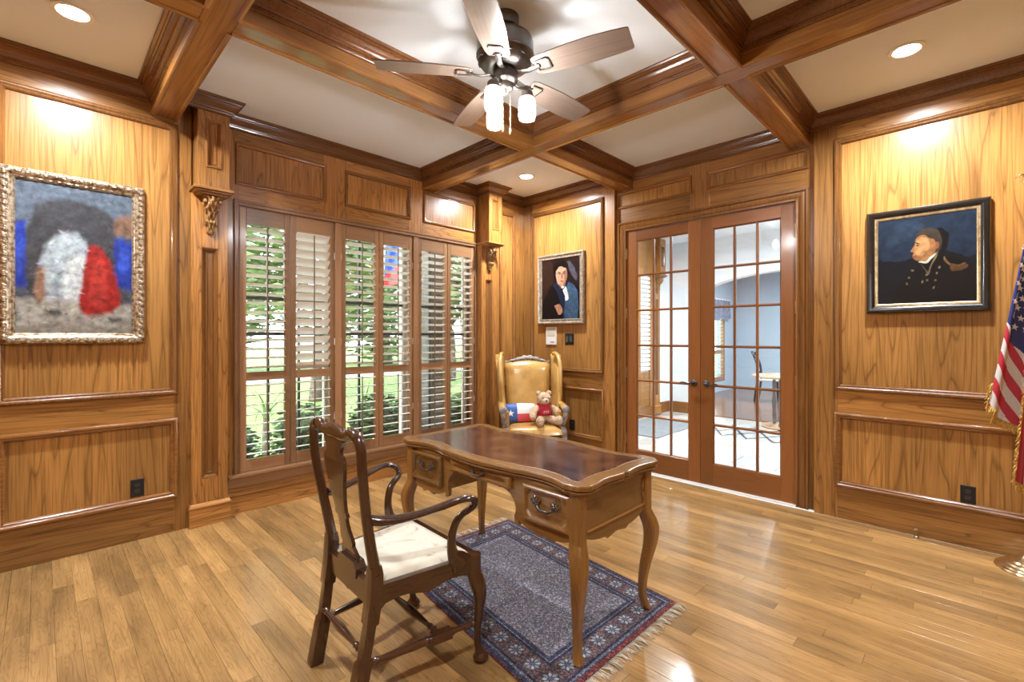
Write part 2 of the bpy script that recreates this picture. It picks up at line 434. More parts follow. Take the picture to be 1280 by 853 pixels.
# shutter frame (L moulding around the whole opening)
CAS = [(-.045, 0), (-.045, .012), (-.038, .018), (-.028, .018), (-.022, .010), (-.012, .010), (-.006, .016), (0, .016), (0, -.05)]
B().rectm(plw, WIN0, WIN1, WZ0, WZ1, [(a, h) for a, h in CAS]).obj('window_casing', W_shut('z'), wall_l, smooth=True)
# apron / stool below the shutters
b = B()
ap = [(.0, .19), (.012, .195), (.02, .215), (.024, .235), (.034, .25), (.04, .262), (.044, .275), (.062, .283), (.062, .298), (.0, .302)]
b.loft([[(WX + h, -3.19, z) for h, z in ap], [(WX + h, -.66, z) for h, z in ap]]); b.obj('window_stool', W_shut('y'), wall_l, smooth=True)
b = B(); pbox(b, plw, -3.235, -.60, 0, .32, -.06, -.01, 0); pbox(b, plw, -3.235, -.60, .13, .20, -.02, .0012); pbox(b, plw, WIN0 - .01, WIN1 + .01, .29, WZ0 - .004, -.02, -.001); b.obj('rail', W_oak('y'), wall_l)
b = B(); bs = [(-.02, 0), (.018, 0), (.018, .135), (.03, .14), (.03, .148), (.02, .16), (0, .165), (-.02, .165)]
b.loft([[(WX + h, -3.225, z) for h, z in bs], [(WX + h, -.62, z) for h, z in bs]]); b.obj('baseboard', W_oak('y'), wall_l, smooth=True)

def pilaster(yc, wall_l=wall_l):
    hw = .112
    def bx(name, y0, y1, z0, z1, x1, m, c=.003): B().cbox((-.08, y0, z0), (x1, y1, z1), c).obj(name, m, wall_l)
    # shaft: two cheeks and a recessed field
    b = B(); s0 = .05
    b.cbox((-.08, yc - hw, .16), (.03, yc - s0, 2.37), .003); b.cbox((-.08, yc + s0, .16), (.03, yc + hw, 2.37), .003)
    b.cbox((-.08, yc - s0, .16), (.03, yc + s0, .335), .003); b.cbox((-.08, yc - s0, 1.985), (.03, yc + s0, 2.37), .003)
    b.obj('pilaster_shaft', W_oak('z'), wall_l)
    b = B(); b.rectm(pl0, yc - s0, yc + s0, .335, 1.985, [(0, .03), (.004, .03), (.024, .008), (.03, .012), (.034, .012), (.038, .006), (.05, .006)]); b.obj('pilaster_flute', W_trim('z'), wall_l)
    # plinth with cap
    b = B(); q = [(0, 0), (.056, 0), (.056, .128), (.062, .133), (.062, .142), (.052, .150), (.046, .160), (.03, .168), (0, .168)]
    e = hw + .016
    rings = [[(-.01 + h, yc - e - (h - .056 if 0 < h else 0) * .8, z) for h, z in q], [(-.01 + h, yc + e + (h - .056 if 0 < h else 0) * .8, z) for h, z in q]]
    b.loft(rings); b.cbox((-.08, yc - e + .004, 0), (.03, yc + e - .004, .16), .002); b.obj('pilaster_plinth', W_oak('y'), wall_l)
    # upper block
    w = .097
    b = B(); s1 = .042
    b.cbox((-.08, yc - w, 2.385), (.12, yc + w, H), .003)
    b.cbox((.118, yc - w, 2.385), (.14, yc - s1, H), .002); b.cbox((.118, yc + s1, 2.385), (.14, yc + w, H), .002)
    b.cbox((.118, yc - s1, 2.385), (.14, yc + s1, 2.54), .002); b.cbox((.118, yc - s1, 2.86), (.14, yc + s1, H), .002)
    b.obj('pilaster_block', W_oak('z'), wall_l)
    b = B(); b.rectm(pl0, yc - s1 - .008, yc + s1 + .008, 2.53, 2.87, [(0, .14), (.002, .147), (.010, .147), (.014, .140), (.026, .122), (.032, .126), (.038, .126), (.042, .1215), (.05, .1215)]); b.obj('block_panel', W_trim('z'), wall_l)
    # cap shelf
    b = B()
    for (p, z0, z1) in ((.163, 2.372, 2.392), (.150, 2.358, 2.372), (.13, 2.345, 2.358), (.10, 2.335, 2.345)):
        b.cbox((-.06, yc - w - (p - .14) - .004, z0), (p, yc + w + (p - .14) + .004, z1), .004)
    b.obj('cap_shelf', W_oak('y'), wall_l)
    # carved corbel
    b = B(); nz = 26; rings = []
    for i in range(nz + 1):
        t = i / nz; z = 2.335 - t * .255
        d = .088 * (1 - t) ** 1.15 + .014 + .014 * math.sin(t * 9.0) * (1 - t * .4) + (.012 if .62 < t < .72 else 0)
        hw_ = .046 * (1 - .52 * t) + (.006 if .28 < t < .33 or .62 < t < .72 else 0)
        if t > .97: d = .016; hw_ = .012
        ring = [(.026, yc - hw_, z)]
        for k in range(13):
            a = k / 12; yy = -1 + 2 * a
            bulge = (1 - abs(yy) ** 3.2)
            carve = .020 * math.cos(yy * 9) * math.sin(t * 21 + abs(yy) * 3) * (1 - .5 * t)
            ring.append((.03 + d * (.55 + .45 * bulge) + carve, yc + hw_ * yy, z))
        ring.append((.026, yc + hw_, z)); rings.append(ring)
    b.loft(rings)
    for s_ in (-1, 1):
        sp = [(.03 + .048 + math.cos(a) * (.036 - a * .0048), yc + s_ * .045, 2.292 + math.sin(a) * (.036 - a * .0048)) for a in [k * .42 for k in range(16)]]
        b.tube(sp, .011, 6)
        sp = [(.03 + .022 + math.cos(a) * (.018 - a * .002), yc + s_ * .034, 2.158 - math.sin(a) * (.018 - a * .002)) for a in [k * .5 for k in range(12)]]
        b.tube(sp, .006, 6)
    for k in range(5): b.ell((.052, yc + (k - 2) * .013, 2.165 + abs(k - 2) * .003), (.014, .008, .016), 8, 5)
    for k in range(3): b.ell((.10 - .006 * abs(k - 1), yc + (k - 1) * .026, 2.285), (.018, .013, .02), 8, 5)
    b.ell((.045, yc, 2.098), (.016, .018, .018), 8, 6)
    b.obj('corbel', wood('corbel_wood', (.16, .07, .02), (.40, .22, .085), 'z', ring=20, contrast=.9, rough=.3, coat=.4), wall_l, smooth=True)
pilaster(-3.318); pilaster(-.606)

# ---- back wall (french doors)
DX0, DX1 = dx(1.424), dx(2.933); DZ1 = dz(2.41); CASW = .088
wb = B(); wb.box((-.30, .022, 0), (1.28, .16, H)).box((1.28, .07, 0), (DX0 - .012, .16, H)).box((DX1 + .012, .07, 0), (3.06, .16, H)).box((3.06, .022, 0), (RX + .2, .16, H)).box((DX0 - .012, .07, DZ1 + .012), (DX1 + .012, .16, H))
wall_b = wb.obj('wall_back', W_frame('z')); tag(wall_b, 'panelled wood wall around the glazed double doors', 'wall', kind='structure')
pb0 = PBk(0); pbd = PBk(DYP)
panelled(wall_b, pb0, 'x', 0, 1.285, 0, 2.96, [(.12, 1.157)], ROWS)
panelled(wall_b, pb0, 'x', 3.055, RX, 0, 2.96, [(3.186, 4.57)], ROWS)
panelled(wall_b, pbd, 'x', 1.28, 3.06, dz(2.49) - .01, 2.96, [(dx(1.318), dx(2.101)), (dx(2.239), dx(3.022))], [(dz(2.645), dz(2.812))], prof=SMALL)
for (a, c_) in ((1.28, DX0 - CASW), (DX1 + CASW, 3.06)):
    b = B(); pbox(b, pbd, a, c_ + .0, 0, dz(2.49), -.025, 0); b.obj('stile', W_frame('z'), wall_b)
# door casing
b = B(); e0 = DX0 - .006; e1 = DX1 + .006; zt = DZ1 + .006
cp = [(-.004, -.02), (-.004, .012), (.010, .014), (.016, .006), (.022, .012), (.05, .018), (.06, .012), (.066, .022), (.082, .026), (.084, 0)]
rings = [[pbd(e0 - a, 0, h) for a, h in cp], [pbd(e0 - a, zt + a, h) for a, h in cp], [pbd(e1 + a, zt + a, h) for a, h in cp], [pbd(e1 + a, 0, h) for a, h in cp]]
b.loft(rings, cap=False, closed=False); b.obj('door_casing', W_trim('z'), wall_b, smooth=True)
b = B()
b.box((DX0 - .010, .03, 0), (DX0 - .003, .17, DZ1 + .010)).box((DX1 + .003, .03, 0), (DX1 + .010, .17, DZ1 + .010)).box((DX0 - .010, .03, DZ1 + .003), (DX1 + .010, .17, DZ1 + .010)); b.obj('door_jamb', W_trim('z'), wall_b)
b = B(); b.cbox((DX0 - .003, .02, 0), (DX1 + .003, .17, .012), .003); b.obj('threshold', mat('pale_threshold', (.75, .72, .66), .4, build=noise_bump(80, .05)), wall_b)

# ---- right and front walls, behind the camera
wr = B().box((RX + .02, FY - .2, 0), (RX + .2, .1, H)).obj('wall_right', W_frame('z')); tag(wr, 'panelled wood wall opposite the windows', 'wall', kind='structure')
panelled(wr, PRt(RX), 'y', FY, 0, 0, 2.96, [(-4.85, -3.45), (-3.3, -1.65), (-1.5, -.12)], ROWS)
wf = B().box((-.3, FY - .2, 0), (RX + .2, FY - .02, H)).obj('wall_front', W_frame('z')); tag(wf, 'panelled wood wall opposite the double doors', 'wall', kind='structure')
panelled(wf, PFr(FY), 'x', 0, RX, 0, 2.96, [(.12, 1.45), (1.6, 3.05), (3.2, 4.58)], ROWS)

# ================================================================ CEILING
ceil = B().box((-.35, FY - .2, H), (RX + .2, .2, H + .25)).obj('ceiling', M_ceil); tag(ceil, 'white plaster ceiling with wooden coffer beams', 'ceiling', kind='structure')
BH = .070; BZ = 2.845
BYA, BYD = -1.375, -3.583
BXB, BXC = 1.40, 2.948
def beam(lo, hi, ax):
    be = B().cbox(lo, hi, .003).obj('beam', W_beam(ax), ceil)
    return be
segx = [(-.07, BXB - BH), (BXB + BH, BXC - BH), (BXC + BH, RX)]
for yb in (BYA, BYD):
    o = beam((-.07, yb - BH, BZ), (RX, yb + BH, H), 'x')
    for (a, c_) in segx:
        for s_ in (-1, 1):
            b = B(); yy = yb + s_ * (BH - .006)
            b.tube([(a + .0, yy, BZ + .001), (c_, yy, BZ + .001)], [(.010, .014)] * 2, 8, up=(0, 0, 1)); b.obj('bead', W_beam('x'), o, smooth=True)
segy = [(.06, BYA + BH), (BYA - BH, BYD + BH), (BYD - BH, FY)]
for xb in (BXB, BXC):
    for (a, c_) in segy:
        o = beam((xb - BH, c_, BZ), (xb + BH, a, H), 'y')
        for s_ in (-1, 1):
            xx = xb + s_ * (BH - .006)
            b = B(); b.tube([(xx, a, BZ + .001), (xx, c_, BZ + .001)], [(.010, .014)] * 2, 8, up=(0, 0, 1)); b.obj('bead', W_beam('y'), o, smooth=True)
CR = [(0, 2.918), (.010, 2.920), (.014, 2.926), (.010, 2.932), (.012, 2.939), (.022, 2.941), (.024, 2.949), (.030, 2.954), (.036, 2.962), (.047, 2.972), (.053, 2.984), (.055, 2.992), (.064, 2.994), (.066, 3.001), (.078, 3.004), (.082, 3.012), (.082, 3.021)]
xs = [(0, BXB - BH), (BXB + BH, BXC - BH), (BXC + BH, RX)]
ys = [(BYA + BH, 0), (BYD + BH, BYA - BH), (FY, BYD - BH)]
for i, (x0, x1) in enumerate(xs):
    for j, (y0, y1) in enumerate(ys):
        if i == 0 and j == 0: path = [(0, 0), (0, -.509), (.14, -.509), (.14, -.703), (WX, -.703), (WX, y0), (x1, y0), (x1, y1)]
        elif i == 0 and j == 1: path = [(WX, y1), (WX, -3.221), (.14, -3.221), (.14, y0), (x1, y0), (x1, y1)]
        else:
            yt = y1
            if i == 1 and j == 0: yt = DYP
            path = [(x0, yt), (x0, y0), (x1, y0), (x1, yt)]
        b = B(); sweep2d(b, path, CR, closed=True); b.obj('crown_moulding', W_crown('x' if (i == 1) else 'y'), ceil)

# ================================================================ DOORS
def door(n, x0, x1, hinge_left):
    yf = DYP + .006; yb_ = yf + .044
    d = thing('door_%d' % n, ('reddish wood glazed door leaf beside the wing chair corner' if hinge_left else 'reddish wood glazed door leaf beside the officer portrait'), 'door', kind='structure')
    d.location = (0, 0, 0)
    st = .108; g0 = x0 + st; g1 = x1 - st; z0 = .014; zb = dz(.215); zt_ = dz(2.303); z1 = DZ1 - .002
    for (a, c_) in ((x0, g0), (g1, x1)): B().cbox((a, yf, z0), (c_, yb_, z1), .002).obj('stile', W_door('z'), d)
    B().cbox((g0, yf + .0003, z0), (g1, yb_ - .0003, zb), .002).obj('rail', W_door('x'), d)
    B().cbox((g0, yf + .0003, zt_), (g1, yb_ - .0003, z1), .002).obj('rail', W_door('x'), d)
    B().rectm(lambda u, v, h: (u, yf - h, v), g0, g1, zb, zt_, [(0, -.001), (.002, -.001), (.010, -.012), (.012, -.02)]).obj('sticking', W_door('z'), d)
    mw = .021; cw = (g1 - g0) / 3; rh = (zt_ - zb) / 6
    for i in (1, 2):
        xm = g0 + i * cw
        B().loft([[(xm - mw / 2, yf + .014, z), (xm - .004, yf + .003, z), (xm + .004, yf + .003, z), (xm + mw / 2, yf + .014, z), (xm + mw / 2, yb_ - .012, z), (xm + .004, yb_ - .003, z), (xm - .004, yb_ - .003, z), (xm - mw / 2, yb_ - .012, z)] for z in (zb, zt_)]).obj('muntin', W_door('z'), d)
    for j in range(1, 6):
        zm = zb + j * rh
        B().loft([[(x, yf + .014, zm - mw / 2), (x, yf + .0035, zm - .004), (x, yf + .0035, zm + .004), (x, yf + .014, zm + mw / 2), (x, yb_ - .012, zm + mw / 2), (x, yb_ - .0035, zm + .004), (x, yb_ - .0035, zm - .004), (x, yb_ - .012, zm - mw / 2)] for x in (g0, g1)]).obj('muntin', W_door('x'), d)
    pm_ = B().box((-cw / 2 + .009, -.002, -rh / 2 + .009), (cw / 2 - .009, .002, rh / 2 - .009)).mesh('pane', M_glass)
    for i in range(3):
        for j in range(6):
            place(pm_, 'pane', d, (g0 + (i + .5) * cw, (yf + yb_) / 2, zb + (j + .5) * rh))
    # lever handle
    s_ = -1 if hinge_left else 1
    hx = (x1 - .054) if hinge_left else (x0 + .054); hz = dz(.925)
    h = B().lathe([(.0, 0), (.030, 0), (.030, .006), (.026, .010), (.014, .013), (.010, .02), (.010, .045), (0, .046)], (hx, yf, hz), (0, -1, 0), 20).obj('handle', M_bronze, d, smooth=True)
    lv = spline([(hx, yf - .042, hz), (hx + s_ * .02, yf - .046, hz + .002), (hx + s_ * .05, yf - .048, hz - .003), (hx + s_ * .085, yf - .046, hz + .005), (hx + s_ * .115, yf - .042, hz + .001)], 5)
    B().tube(lv, [.010 - .004 * i / len(lv) for i in range(len(lv))], 8).obj('lever', M_bronze, h, smooth=True)
    hxx = x0 - .001 if hinge_left else x1 + .001
    for hz_ in (.31, .98, 1.58, 2.19):
        b = B(); b.lathe([(0, -.004), (.007, -.002), (.0075, 0), (.0075, .1), (.007, .102), (0, .106)], (hxx, yf - .006, hz_ - .05), (0, 0, 1), 10); b.cbox((hxx - .010, yf - .002, hz_ - .05), (hxx + .010, yf + .004, hz_ + .05), .001)
        b.obj('hinge', M_brass, d, smooth=True)
    return d
dm = dx(2.1755)
door(1, DX0, dm - .0015, True); door(2, dm + .0015, DX1, False)

# ================================================================ WINDOWS + SHUTTERS
TP = .06; UW = (WIN1 - WIN0 - 2 * TP) / 3
units = [(WIN0 + i * (UW + TP), WIN0 + i * (UW + TP) + UW) for i in range(3)]
for (a, c_) in ((units[0][1], units[1][0]), (units[1][1], units[2][0])):
    B().cbox((-.11, a + .0015, WZ0), (WX + .010, c_ - .0015, WZ1), .003).obj('shutter_post', W_shut('z'), wall_l)
    B().cbox((-.32, a, WZ0), (-.112, c_, WZ1), .002).obj('mullion_post', M_jamb, wall_l)
wname = ['window nearest the big gilt framed painting', 'middle window of the three', 'window next to the wing chair corner']
for i, (a, c_) in enumerate(units):
    w = thing('window_%d' % (i + 1), wname[i], 'window', kind='structure')
    b = B(); fw = .03
    for q in ((a, a + fw, WZ0, WZ1), (c_ - fw, c_, WZ0, WZ1), (a + fw, c_ - fw, WZ0, WZ0 + fw), (a + fw, c_ - fw, WZ1 - fw, WZ1)): b.cbox((-.25, q[0], q[2]), (-.19, q[1], q[3]), .002)
    b.obj('window_frame', M_jamb, w)
    zr = [WZ0 + fw, 1.37, 1.66, WZ1 - fw]; yc_ = [a + fw, a + UW / 3, a + 2 * UW / 3, c_ - fw]
    mm = mat('dark_muntin', (.06, .06, .055), .5, build=noise_bump(60, .05))
    for z in zr[1:3]: B().cbox((-.235, a + fw, z - .013), (-.20, c_ - fw, z + .013), .002).obj('meeting_rail', mm, w)
    for y_ in yc_[1:3]: B().cbox((-.233, y_ - .008, zr[0]), (-.203, y_ + .008, zr[3]), .002).obj('muntin', mm, w)
    for k in range(3):
        for l in range(3): B().box((-.219, yc_[l], zr[k]), (-.216, yc_[l + 1], zr[k + 1])).obj('pane', M_glass, w)
    # sloping exterior sill
    B().cbox((-.36, a - .03, WZ0 - .04), (-.19, c_ + .03, WZ0), .004).obj('window_sill', M_jamb, w)
# louver blade (shared)
LO0, LO1, MR0, MR1 = wz(.406), wz(2.206), wz(1.007), wz(1.073)
SW = UW / 2 - .0015; STW = .044; LWd = SW - 2 * STW
def blade():
    pr = [(.044, 0), (.030, .0042), (0, .0056), (-.030, .0042), (-.044, 0), (-.030, -.0042), (0, -.0056), (.030, -.0042)]
    return B().loft([[(x, -LWd / 2 + .002, z) for x, z in pr], [(x, LWd / 2 - .002, z) for x, z in pr]]).mesh('louver', M_cream, smooth=True)
BL = blade()
slabel = ['shutter panel beside the pilaster near the big painting, louvers open', 'shutter panel with its upper louvers tilted nearly shut',
          'shutter panel of the middle window hinged next to the closed louvers', 'shutter panel with the blue and red flag showing through',
          'shutter panel with the dark porch post showing through', 'shutter panel next to the pilaster by the wing chair']
tilts = [(12, 9), (42, 10), (12, 9), (12, 9), (11, 9), (11, 9)]
for i, (a, c_) in enumerate(units):
    for s_ in range(2):
        y0 = a + s_ * (UW / 2 + .00075) + .0006; y1 = y0 + SW - .0012; k = 2 * i + s_
        sh = thing('window_shutter', slabel[k], 'shutter', (WX - .016, (y0 + y1) / 2, WZ0 + .002), 0, 'plantation shutters of the three windows')
        hw = (y1 - y0) / 2; hh = WZ1 - WZ0 - .004; zb = LO0 - WZ0; zt_ = LO1 - WZ0; m0 = MR0 - WZ0; m1 = MR1 - WZ0
        for q in (-1, 1): B().cbox((-.014, min(q * hw, q * (hw - STW)), 0), (.014, max(q * hw, q * (hw - STW)), hh), .003).obj('stile', W_shut('z'), sh)
        for (za, zc) in ((0, zb), (m0, m1), (zt_, hh)): B().cbox((-.0135, -hw + STW, za), (.0135, hw - STW, zc), .003).obj('rail', W_shut('y'), sh)
        for (za, zc, ti) in ((zb, m0, tilts[k][1]), (m1, zt_, tilts[k][0])):
            n = round((zc - za) / .0725); pit = (zc - za) / n
            for q in range(n):
                place(BL, 'louver', sh, (0, 0, za + (q + .5) * pit), (0, math.radians(-ti), 0))
            tx = .044 * math.cos(math.radians(ti)) + .005
            B().cbox((tx - .004, -.0045, za + pit * .45), (tx + .004, .0045, zc - pit * .25), .0015).obj('tilt_rod', mat('rod_wood', (.16, .10, .06), .4, build=noise_bump(60, .05)), sh)
        for hz_ in (.35, 1.0, 1.75):
            qq = -1 if s_ == 0 else 1
            B().lathe([(0, 0), (.004, 0), (.004, .06), (0, .06)], (.016, qq * (hw + .0005), hz_ - .03), (0, 0, 1), 8).obj('hinge', M_plate, sh)

# ================================================================ OUTDOORS
def leaf_cloud(name, n, centre, rad, size, seed, shell=.55):
    rnd = random.Random(seed); b = B()
    for _ in range(n):
        while True:
            v = Vector((rnd.uniform(-1, 1), rnd.uniform(-1, 1), rnd.uniform(-1, 1)))
            if shell < v.length < 1: break
        lump = 1 + .18 * math.sin(v.x * 7 + seed) * math.sin(v.y * 6) * math.sin(v.z * 7)
        p = Vector((centre[0] + v.x * rad[0] * lump, centre[1] + v.y * rad[1] * lump, centre[2] + v.z * rad[2] * lump))
        q = Matrix.Rotation(rnd.uniform(0, 6.28), 3, 'Z') @ Matrix.Rotation(rnd.uniform(-1.2, 1.2), 3, 'X'); s = size * rnd.uniform(.6, 1.3)
        V = [p + q @ Vector(t) * s for t in ((-.9, 0, 0), (0, -.38, .06), (1, 0, 0), (0, .38, .06))]
        b.add(V, [(0, 1, 2), (0, 2, 3)])
    return b
M_leaf = mat('foliage', rough=.6, build=two_tone((.05, .10, .025), (.20, .28, .10), 2.2, .35, .65))
M_leafd = mat('dark_foliage', rough=.6, build=two_tone((.03, .075, .02), (.11, .20, .06), 5, .35, .65))
M_bark = mat('bark', rough=.9, build=two_tone((.06, .045, .035), (.13, .10, .08), 9, bumpn=.6))
M_lawn = mat('lawn_grass', rough=.9, build=two_tone((.12, .20, .05), (.22, .31, .10), 5, bumpn=.3))
GZ = -.25
tag(B().box((-60, -45, GZ - .2), (-.30, 45, GZ)).obj('lawn', M_lawn), 'green front lawn outside the windows', 'lawn', kind='structure')
tag(B().cbox((-16.5, -45, GZ), (-13, 45, GZ + .03), .01).obj('street', mat('pale_paving', rough=.8, build=two_tone((.26, .26, .26), (.36, .355, .35), 3))), 'pale street pavement beyond the lawn', 'pavement', kind='structure')
tree_pos = [(-7.6, .6, 1.15, 'slender leafy tree on the lawn opposite the nearly shut louvers'), (-9.5, 6.2, 1.3, 'broad leafy tree on the lawn beyond the dark porch post'), (-20, .2, 1.9, 'bushy tree across the street behind the slender lawn tree'), (-20, 9.8, 1.9, 'bushy tree across the street opposite the middle window'), (-20, 19.4, 1.9, 'bushy tree across the street behind the broad lawn tree')]
crown_me = [leaf_cloud('crown', 3000, (0, 0, 3.2), (1.9, 1.9, 1.7), .16, 3, .2).mesh('crown', M_leaf, recalc=False), leaf_cloud('crown', 4200, (0, 0, 2.0), (2.0, 2.0, 1.95), .15, 4, .3).mesh('crown', M_leaf, recalc=False)]
tb = B(); tb.tube(spline([(0, 0, 0), (.05, .02, .8), (0, .05, 1.6), (.08, 0, 2.6)], 4), spline1([.16, .12, .10, .05], 4), 8)
for k in range(5):
    a = k * 1.25; tb.tube([(0, .03, 1.5 + .15 * k), (.45 * math.cos(a), .45 * math.sin(a), 2.1 + .15 * k), (1.0 * math.cos(a), 1.0 * math.sin(a), 2.9)], [.06, .045, .015], 6)
trunk_me = tb.mesh('trunk', M_bark, smooth='all')
for k, (x, y_, s_, lb) in enumerate(tree_pos):
    t = thing('tree', lb, 'tree', (x, y_, GZ + .0), k * 1.1, 'trees on and beyond the front lawn'); t.scale = (s_, s_, s_)
    place(trunk_me, 'trunk', t); place(crown_me[0 if k < 2 else 1], 'crown', t)
sh_pos = [(-1.25, -2.98, .37), (-1.25, -2.12, .37), (-1.25, -1.26, .36), (-1.3, .2, .45), (-1.3, 1.25, .45)]
shl = ['clipped green shrub below the window by the gilt painting', 'clipped green shrub below the nearly shut louvers', 'clipped green shrub just before the dark porch post', 'clipped green shrub just past the dark porch post', 'clipped green shrub farthest past the dark porch post']
bush_me = leaf_cloud('foliage', 2300, (0, 0, .42), (.42, .42, .40), .045, 12, .6).mesh('foliage', M_leafd, recalc=False)
core_me = B().ell((0, 0, .38), (.3, .3, .32)).mesh('branches', mat('shrub_core', rough=.9, build=two_tone((.015, .03, .01), (.03, .05, .015), 20)))
for k, (x, y_, s_) in enumerate(sh_pos):
    t = thing('shrub', shl[k], 'shrub', (x, y_, GZ), k, 'shrubs under the windows'); t.scale = (s_ / .4,) * 2 + (1.0 + .06 * (k % 3),)
    place(bush_me, 'foliage', t); place(core_me, 'branches', t)
def spiky(x, y_, h, n, lb):
    t = thing('spiky_plant', lb, 'plant', (x, y_, GZ), 0, 'spiky plants in the flower bed')
    B().lathe([(.05, 0), (.045, h * .35), (.03, h * .6), (0, h * .62)], n=8).obj('stem', M_bark, t, smooth=True)
    lm = mat('spiky_leaf', rough=.5, build=two_tone((.16, .26, .10), (.30, .42, .18), 6))
    for k in range(n):
        a = k * 2.399; e = .25 + 1.1 * (k / n); L = .62 * h
        pts = [Vector((math.cos(a) * math.sin(e * q / 4 + e * .5) * L * q / 4, math.sin(a) * math.sin(e * q / 4 + e * .5) * L * q / 4, h * .55 + math.cos(e * q / 4 + e * .5) * L * q / 4)) for q in range(5)]
        sd = Vector((-math.sin(a), math.cos(a), 0)); b = B()
        V = []
        for q, p in enumerate(pts): w_ = .022 * (1 - q / 4.2); V += [p - sd * w_, p + Vector((0, 0, -.006)), p + sd * w_]
        F = [(3 * q + r_, 3 * q + r_ + 1, 3 * q + r_ + 4, 3 * q + r_ + 3) for q in range(4) for r_ in range(2)]
        b.add(V, F); b.obj('leaf', lm, t)
spiky(-2.4, -2.18, 1.0, 18, 'tall spiky plant seen through the shutter beside the pilaster')
spiky(-2.4, -.85, .9, 16, 'low spiky plant seen through the middle window')
p = thing('porch_post', 'dark grey brown square post outside the window by the wing chair', 'post', (-1.0, -.63, GZ))
pmt = mat('post_paint', rough=.6, build=two_tone((.10, .085, .07), (.14, .12, .10), 7))
B().cbox((-.15, -.145, .12), (.15, .145, 3.6), .01).obj('post_shaft', pmt, p); B().cbox((-.18, -.175, 0), (.18, .175, .14), .012).obj('post_base', pmt, p)
fl = thing('outdoor_flag', 'blue and red flag hanging on a slanted staff outside the middle window', 'flag', (-2.9, .02, GZ))
def fcol(i, j): return (.03, .10, .55) if j < .62 - .25 * (i - .5) else (.62, .04, .05)
B().grid(14, 12, lambda i, j: ((i - .5) * .1 + .05 * math.sin(i * 9 + j * 2), -.20 + i * .42 - .10 * j, 3.12 - .72 * j + .10 * i), colfn=fcol).obj('cloth', M_cloth, fl, smooth='all')
B().tube([(0, -.30, 2.2), (0, -.24, 3.2), (.0, -.22, 3.4)], .015, 8).obj('staff', M_jamb, fl); B().tube([(0, -.30, 0), (0, -.30, 2.3)], .03, 8).obj('pole', M_jamb, fl)

# ================================================================ HALL BEYOND THE DOORS
HB = 3.8; FB = 8.6; HX1 = 4.2
hf = B().box((-.9, .16, -.14), (HX1, HB + .1, -.016)).obj('floor_hall', mat('grout', (.42, .40, .37), .8, build=noise_bump(60, .1))); tag(hf, 'pale stone tile floor of the hall beyond the doors', 'floor', kind='structure')
tmat = mat('stone_tile', rough=.22, coat=.2, build=two_tone((.50, .50, .49), (.68, .67, .64), 2.6))
tmat2 = mat('tan_stone_tile', rough=.22, coat=.2, build=two_tone((.50, .45, .38), (.62, .57, .50), 2.6))
TS = .42
for i in range(10):
    for j in range(9):
        x0 = -.02 + i * TS + (.13 if j % 2 else 0); y0 = .17 + j * TS * .97
        if x0 + TS > HX1 or y0 > HB: continue
        B().cbox((x0 + .003, y0 + .003, -.02), (x0 + TS - .003, min(y0 + TS * .97 - .003, HB), random.uniform(-.0006, .0004)), .003).obj('floor_tile', tmat if random.random() < .72 else tmat2, hf)
inl = mat('dark_inlay', (.05, .05, .055), .3, build=noise_bump(60, .05))
for k in range(5):
    for s_ in (-1, 1):
        cx_ = 1.15 + k * .32
        B().loft([[(cx_ - .018, 2.35, .0012), (cx_ + .018, 2.35, .0012), (cx_ + .018, 2.35, -.004), (cx_ - .018, 2.35, -.004)], [(cx_ - .018 + s_ * .5, 3.25, .0012), (cx_ + .018 + s_ * .5, 3.25, .0012), (cx_ + .018 + s_ * .5, 3.25, -.004), (cx_ - .018 + s_ * .5, 3.25, -.004)]]).obj('floor_inlay', inl, hf)
ff = B().box((-.9, HB + .1, -.14), (HX1, FB, -.002)).obj('floor_dining', wood('dark_floor', (.13, .055, .025), (.24, .11, .05), 'x', ring=9, rough=.25, coat=.3)); tag(ff, 'dark wood floor of the far dining room', 'floor', kind='structure')
hl = B().box((-.3, .16, 0), (0, HB, H)).obj('wall_hall_left', M_white); tag(hl, 'white hall wall seen through the left door leaf', 'wall', kind='structure')
B().cbox((0, .17, 0), (.02, HB - .02, .19), .004).obj('baseboard', W_trim('y'), hl)
pilaster(3.30, hl)
b = B(); b.cbox((-.02, 1.2, 2.36), (.03, 3.19, H - .03), .004); b.cbox((-.02, 3.07, .16), (.025, 3.19, 2.36), .004); b.cbox((-.02, 2.68, .16), (.025, 2.76, 2.36), .004); b.cbox((-.02, 2.76, .16), (.012, 3.07, .75), .004); b.obj('entry_surround', W_frame('z'), hl)
b = B()
for k in range(22): b.cbox((.0, 2.765, .775 + k * .072), (.03, 3.065, .83 + k * .072), .006)
o = b.obj('shutter_louvers', M_cream, hl); o['kind'] = 'stuff'
# arch wall
AC, AA, ZS, AB = 1.95, 1.45, 1.977, .388
poly = [(0, 0), (AC - AA, 0), (AC - AA, ZS)] + [(AC + AA * math.cos(PI - k * PI / 28), ZS + AB * math.sin(k * PI / 28)) for k in range(1, 28)] + [(AC + AA, ZS), (AC + AA, 0), (HX1, 0), (HX1, H), (0, H)]
ha = B()
pmA = PBk(HB)
